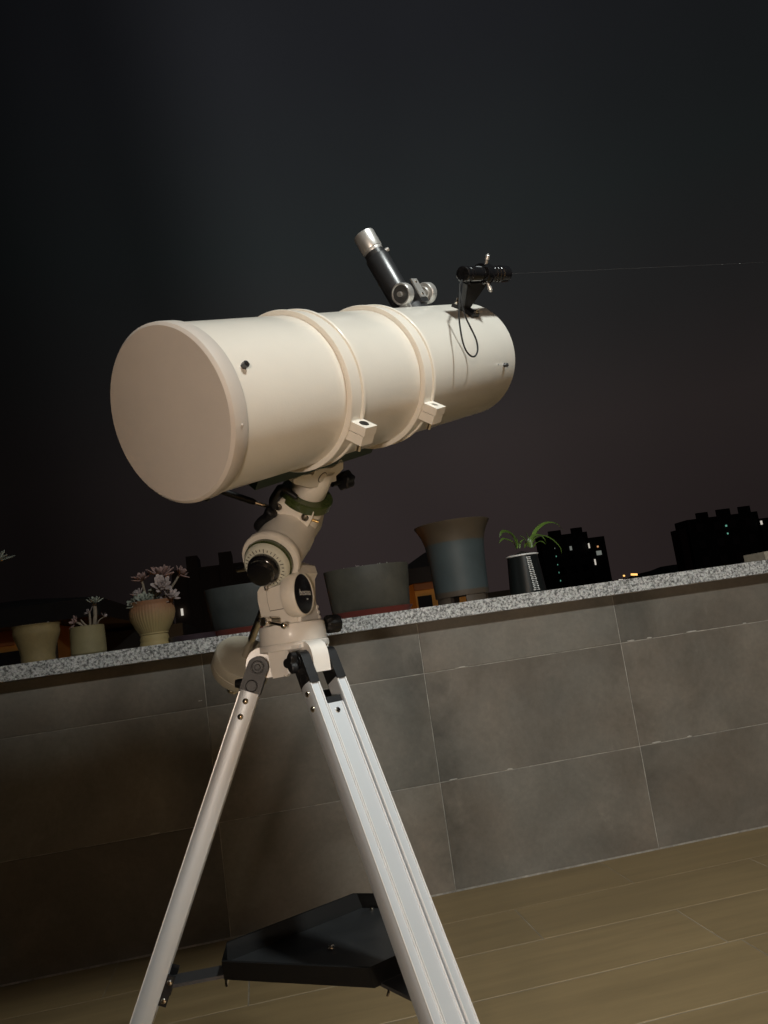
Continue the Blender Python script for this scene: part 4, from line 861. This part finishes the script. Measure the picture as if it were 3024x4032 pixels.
strapleaf([q5(400, 485), q5(370, 420, -.01), q5(310, 385, -.02), q5(240, 370, -.03), q5(195, 420, -.04)], .009)
strapleaf([q5(415, 480), q5(410, 420), q5(405, 345, -.01)], .005)
strapleaf([q5(400, 490, .01), q5(425, 440), q5(440, 400, -.01)], .004)
strapleaf([q5(580, 470), q5(590, 360, .01), q5(650, 250, .03), q5(760, 180, .05), q5(880, 190, .06), q5(955, 265, .07)], .009)
strapleaf([q5(575, 470), q5(600, 390), q5(660, 340, -.01), q5(740, 335, -.03), q5(840, 385, -.05), q5(920, 470, -.06), q5(940, 535, -.06)], .006)
strapleaf([q5(560, 470), q5(545, 370), q5(515, 285, -.01)], .005)
strapleaf([q5(565, 470), q5(570, 380), q5(620, 325, .01), q5(700, 335, .01), q5(765, 420, .0)], .0085)
strapleaf([q5(535, 470), q5(540, 400, -.01), q5(555, 350, -.01)], .004)
strapleaf([q5(500, 475, -.01), q5(515, 410, -.03), q5(480, 350, -.04), q5(430, 330, -.05)], .007)
strapleaf([q5(600, 470, .01), q5(640, 420, .0), q5(700, 400, -.02), q5(750, 430, -.03)], .007)
strapleaf([q5(440, 480), q5(455, 400, .01), q5(500, 375, .02)], .003)

# ================================================================== THREAD FROM THE FINDER TO AN ADDED POST ON THE PARAPET
p0 = fin(.081); p1 = at(3420, 1008, WY+.12)
wr = thing('thread_line', 'thin grey thread strung level from the finder towards an added parapet post', 'thread', (p1.x, p1.y, GZ1))
bm = B(); n_ = 40; sweep(bm, [p0.lerp(p1, i/n_)-V((0, 0, .004*math.sin(math.pi*i/n_))) for i in range(n_+1)], [.00022+.0006*i/n_ for i in range(n_+1)], 6); obj('line', bm, mat('dull_thread', (.05, .048, .048), .5), wr)
for f_ in (.30, .345, .60):
    bm = B(); ball(bm, p0.lerp(p1, f_)-V((0, 0, .004*math.sin(math.pi*f_))), .0011, 1); obj('knot', bm, PRINT, wr)
bm = B(); cyl(bm, V((p1.x, p1.y, GZ1)), p1+V((0, 0, .05)), .015); obj('post', bm, ALU, wr)  # post added out of view to hold the far end of the thread

# ================================================================== THE TOWN BEYOND
GZ = -13.
DARK = mat('dark_facade', (.045, .043, .04), .9, var=(.4, .2))
DARK2 = mat('dim_red_facade', (.09, .045, .04), .9, var=(.4, .2))
ROOF = mat('dark_roof_tile', (.03, .024, .022), .9, var=(4, .3))
ORNG = mat('orange_render', (.68, .30, .065), .9, var=(1.5, .15), bump=(40, .2))
BRWN = mat('brown_render', (.075, .055, .045), .9, var=(1.5, .2))
REDB = mat('red_brown_render', (.30, .11, .04), .9, var=(1.5, .2))
WIN_D = mat('dark_window', (.012, .013, .016), .1)
WIN_W = mat('lit_window_white', (.8, .8, .75), .5, emit=((1., .92, .80), .55))
WIN_D2 = mat('lit_window_dim', (.3, .3, .28), .5, emit=((.9, .95, .85), .16))
WIN_G = mat('stair_light_green', (.1, .5, .35), .5, emit=((.35, 1., .75), .32))
WIN_O = mat('lit_window_orange', (.8, .4, .2), .5, emit=((1., .5, .22), .6))
def poly(bm, pxs, Y, depth): prism(bm, [at(x, y, Y) for x, y in pxs], V((0, depth, 0)))
def tower(name, label, px0, px1, ytop, Y, parts, wins, dark, depth=4, m=DARK, storeys=9):
    l = at(px0, ytop, Y); r = at(px1, ytop, Y); top = (l.z+r.z)/2
    t = thing(name, label, 'building', ((l.x+r.x)/2, Y, GZ))
    bm = B(); wbox(bm, (l.x, Y, GZ), (r.x, Y+depth, top)); obj('wall', bm, m, t)
    for (xa, xb, yt, mm, dy) in parts:
        A = at(xa, yt, Y); Bx = at(xb, yt, Y); zt_ = (A.z+Bx.z)/2
        bm = B(); wbox(bm, (A.x, Y+dy, GZ if dy < 0 else top-.01), (Bx.x, Y+depth*.6, zt_)); obj('stair_tower' if dy >= 0 else 'wing', bm, mm, t)
    for (x_, y_, w_, h_, mm) in wins:
        yo = min([dy_ for (xa, xb, yt, mm_, dy_) in parts if dy_ < 0 and xa <= x_ <= xb]+[0]); c = at(x_, y_, Y+yo-.12); k = Y/3029*1.03
        bm = B(); wbox(bm, (c.x-w_*k/2, Y+yo-.12, c.z-h_*k/2), (c.x+w_*k/2, Y+yo-.01, c.z+h_*k/2)); obj('window', bm, mm, t)
    # unlit windows, in storeys
    rg_ = random.Random(int(px0))
    for i in range(storeys):
        for f_ in dark:
            x_ = l.x+(r.x-l.x)*f_; z_ = top-1.6-2.9*i
            bm = B(); wbox(bm, (x_-.65, Y-.06, z_-.7), (x_+.65, Y-.005, z_+.7)); obj('window', bm, WIN_D, t)
    return t
k5 = 550/1659
def w5(x, y, w_, h_, m): return (1900+x*k5, 2000+y*k5, w_*k5, h_*k5, m)
tower('apartment_tower', 'dark stepped apartment tower with scattered lit windows behind the black pot', 2160, 2312, 2102, 150,
      [(2172, 2222, 2084, DARK, 2), (2262, 2306, 2072, DARK, 2), (2308, 2374, 2116, DARK, -.6), (2122, 2172, 2112, DARK, -.4)],
      [w5(1266, 448, 16, 60, WIN_W), w5(1340, 642, 16, 70, WIN_W), w5(1385, 533, 64, 52, WIN_D2), w5(1370, 458, 18, 20, WIN_O), w5(1050, 478, 26, 50, WIN_D2), w5(843, 605, 20, 32, WIN_W), w5(872, 575, 16, 16, WIN_G), w5(890, 674, 14, 14, WIN_G), w5(905, 768, 14, 18, WIN_G), w5(925, 864, 14, 16, WIN_G), w5(855, 480, 14, 14, WIN_D2)], (.2, .5, .8), storeys=8)
k6 = 674/1659
def w6(x, y, w_, h_, m): return (2350+x*k6, 1950+y*k6, w_*k6, h_*k6, m)
tower('apartment_tower', 'wide black apartment block with roof turrets and two green stair lights', 2700, 2985, 2030, 120,
      [(2766, 2812, 2010, DARK, 2), (2846, 2900, 1996, DARK, 2), (2934, 2980, 1985, DARK, 2), (2980, 3200, 2030, DARK, -.5), (2668, 2696, 2084, DARK2, -.3)],
      [w6(1256, 295, 16, 18, WIN_G), w6(1271, 370, 12, 16, WIN_G), w6(1597, 265, 20, 40, WIN_W), w6(1420, 280, 22, 18, WIN_D)], (.15, .4, .62, .85), storeys=8)
# low dark hill line and distant lights
bm = B(); hp = [(2380, 2300), (2440, 2292), (2500, 2262), (2560, 2248), (2600, 2232), (2650, 2224), (2720, 2218), (2900, 2200), (3200, 2180), (3400, 2200)]
top_ = [at(x, y, 260) for x, y in hp]
for q0_, q1_ in zip(top_, top_[1:]):
    f = bm.faces.new([bm.verts.new(q0_), bm.verts.new(q1_), bm.verts.new(V((q1_.x, 180, GZ))), bm.verts.new(V((q0_.x, 180, GZ)))])
    bm.faces.new([bm.verts.new(q1_), bm.verts.new(q0_), bm.verts.new(V((q0_.x, 420, GZ))), bm.verts.new(V((q1_.x, 420, GZ)))])
bmesh.ops.remove_doubles(bm, verts=bm.verts[:], dist=.01); struct(obj('hill', bm, mat('night_hill', (.02, .022, .02), .95), None))
for x_, y_, w_, h_, m, lab in ((2497, 2262, 26, 8, WIN_O, 'bright orange strip light of a distant street at the foot of the hill'), (2441, 2284, 8, 6, WIN_W, 'white distant street light low above the coping'), (2450, 2283, 5, 5, WIN_W, 'small white distant light beside a larger one low above the coping'), (2457, 2267, 6, 6, WIN_O, 'faint orange distant street light above two white ones')):
    c = at(x_, y_, 175); k = 175/3029
    t = thing('street_light', lab, 'street light', (c.x, c.y, GZ))
    bm = B(); box(bm, c, ((rgt*1).normalized(), fwd, upv), (w_*k/2, .2, h_*k/2)); obj('lamp_head', bm, m if m is not WIN_O else mat('sodium_lamp', (1, .6, .2), .5, emit=((1., .55, .16), 1.6 if w_ > 10 else .35)), t, bev=.05)
    bm = B(); cyl(bm, V((c.x, c.y+.3, GZ)), V((c.x, c.y+.3, c.z)), .09, seg=8); obj('pole', bm, DARK, t)
# unseen sodium lamps added below the parapet line to light the neighbour houses
SOD = mat('added_lamp_glow', (1, .6, .25), .5, emit=((1., .55, .18), 6.))
def added_lane_lamp(x, y, z, e_, lab):
    t = thing('added_lane_lamp', lab, 'street lamp', (x, y, GZ))
    bm = B(); cyl(bm, V((x, y, GZ)), V((x, y, z+.3)), .06, .04, seg=10); obj('pole', bm, DARK, t)
    bm = B(); lathe(bm, V((x, y+.5, z)), V((0, 0, 1)), [(.16, .05), (.14, .12), (.05, .17), (0, .18)], 20); obj('lamp_hood', bm, DARK, t)
    bm = B(); sweep(bm, [V((x, y, z+.28)), V((x, y+.25, z+.33)), V((x, y+.5, z+.17))], .025, 8); obj('arm', bm, DARK, t)
    bm = B(); ball(bm, V((x, y+.5, z+.06)), .07, 2); obj('lamp_globe', bm, SOD, t)
    l_ = bpy.data.lights.new('added_lane_lamp_bulb', 'SPOT'); l_.energy = e_; l_.color = (1., .52, .17); l_.shadow_soft_size = .08; l_.spot_size = R_(150); l_.spot_blend = .6
    lo_ = bpy.data.objects.new('added_lane_lamp_bulb', l_); COL.objects.link(lo_); lo_.location = (x, y+.5, z-.04); lo_.rotation_euler = V((0, .8, .25)).to_track_quat('-Z', 'Y').to_euler()
added_lane_lamp(-2.4, 5.2, -.6, 170, 'unseen hooded sodium lamp added to light the orange house')
added_lane_lamp(1.9, 5.6, -.5, 26, 'unseen hooded sodium lamp added to light the house behind the blue pot')
# neighbouring houses
def hiphouse(name, label, x0, x1, yeave, ypeak, ridge, Y, depth, wall, over=.35, wins=()):
    l = at(x0, yeave, Y); r = at(x1, yeave, Y); ze = (l.z+r.z)/2; pk = at((ridge[0]+ridge[1])/2, ypeak, Y+depth*.5).z
    t = thing(name, label, 'house', ((l.x+r.x)/2, Y, GZ))
    bm = B(); wbox(bm, (l.x, Y, GZ), (r.x, Y+depth, ze)); obj('wall', bm, wall, t)
    ra_ = at(ridge[0], ypeak, Y+depth*.5); rb_ = at(ridge[1], ypeak, Y+depth*.5)
    c4 = [V((l.x-over, Y-over, ze)), V((r.x+over, Y-over, ze)), V((r.x+over, Y+depth+over, ze)), V((l.x-over, Y+depth+over, ze))]
    bm = B(); vb = [bm.verts.new(c) for c in c4]; vl = [bm.verts.new(c-V((0, 0, .16))) for c in c4]; A = bm.verts.new(V((ra_.x, Y+depth*.5, pk))); Bb = bm.verts.new(V((rb_.x, Y+depth*.5, pk)))
    bm.faces.new((vb[0], vb[1], Bb, A)); bm.faces.new((vb[1], vb[2], Bb)); bm.faces.new((vb[2], vb[3], A, Bb)); bm.faces.new((vb[3], vb[0], A)); skin(bm, vb, vl); bm.faces.new(vl)
    obj('roof', bm, ROOF, t)
    for (xa, ya, xb, yb, mm) in wins:
        A2 = at(xa, ya, Y); B2 = at(xb, yb, Y); bm = B(); wbox(bm, (min(A2.x, B2.x), Y-.03, min(A2.z, B2.z)), (max(A2.x, B2.x), Y-.002, max(A2.z, B2.z))); obj('window', bm, mm, t)
    return t
hiphouse('neighbour_house', 'orange house with black hipped roof beyond the ochre pot', -700, 215, 2448, 2382, (-250, 120), 7.5, 5, ORNG, .5, ((-80, 2468, 60, 2540, REDB), (-60, 2580, 90, 2660, WIN_D), (190, 2462, 235, 2640, DARK)))
bm = B(); A2 = at(215, 2470, 9.5); B2 = at(720, 2480, 9.5); wbox(bm, (A2.x, 9.5, GZ), (B2.x, 12.5, at(480, 2484, 9.5).z)); ob = obj('garden_building', bm, DARK, None); tag(ob, 'low flat black outbuilding between the neighbouring houses', 'outbuilding')
l = at(672, 2235, 16); r = at(1010, 2215, 16)
hb_ = thing('chimney_house', 'dark brown flat roofed house with two square chimneys', 'house', ((l.x+r.x)/2, 16, GZ))
bm = B(); wbox(bm, (l.x, 16, GZ), (r.x, 22, at(800, 2232, 16).z)); obj('wall', bm, BRWN, hb_)
for xa, xb, yt in ((730, 776, 2192), (858, 910, 2176)):
    A2 = at(xa, yt, 15.9); B2 = at(xb, yt, 15.9); bm = B(); wbox(bm, (A2.x, 15.9, A2.z-2.), (B2.x, 16.8, A2.z)); obj('chimney', bm, BRWN, hb_)
for x_, y_, w_, h_, m in ((717, 2410, 8, 26, WIN_W), (799, 2465, 8, 30, WIN_O)):
    c = at(x_, y_, 15.97); k = 16/3029; bm = B(); wbox(bm, (c.x-w_*k/2, 15.95, c.z-h_*k/2), (c.x+w_*k/2, 15.995, c.z+h_*k/2)); obj('window', bm, m if m is WIN_W else mat('dim_orange_window', (.5, .25, .1), .5, emit=((1, .5, .2), .16)), hb_)
hiphouse('neighbour_house', 'orange brown house with dark hipped roof seen between the planter and the blue pot', 1618, 1815, 2228, 2172, (1672, 1730), 8, .9, ORNG, .08, ((1618, 2245, 1815, 2302, REDB), (1642, 2350, 1705, 2400, WIN_D)))
bm = B(); A2 = at(1915, 2330, 12); B2 = at(2130, 2330, 12); wbox(bm, (A2.x, 12, GZ), (B2.x, 15, at(1960, 2328, 12).z)); ob = obj('garden_building', bm, DARK, None); tag(ob, 'low flat dark roof between the blue pot and black pot', 'outbuilding')
bpy.context.view_layer.update()
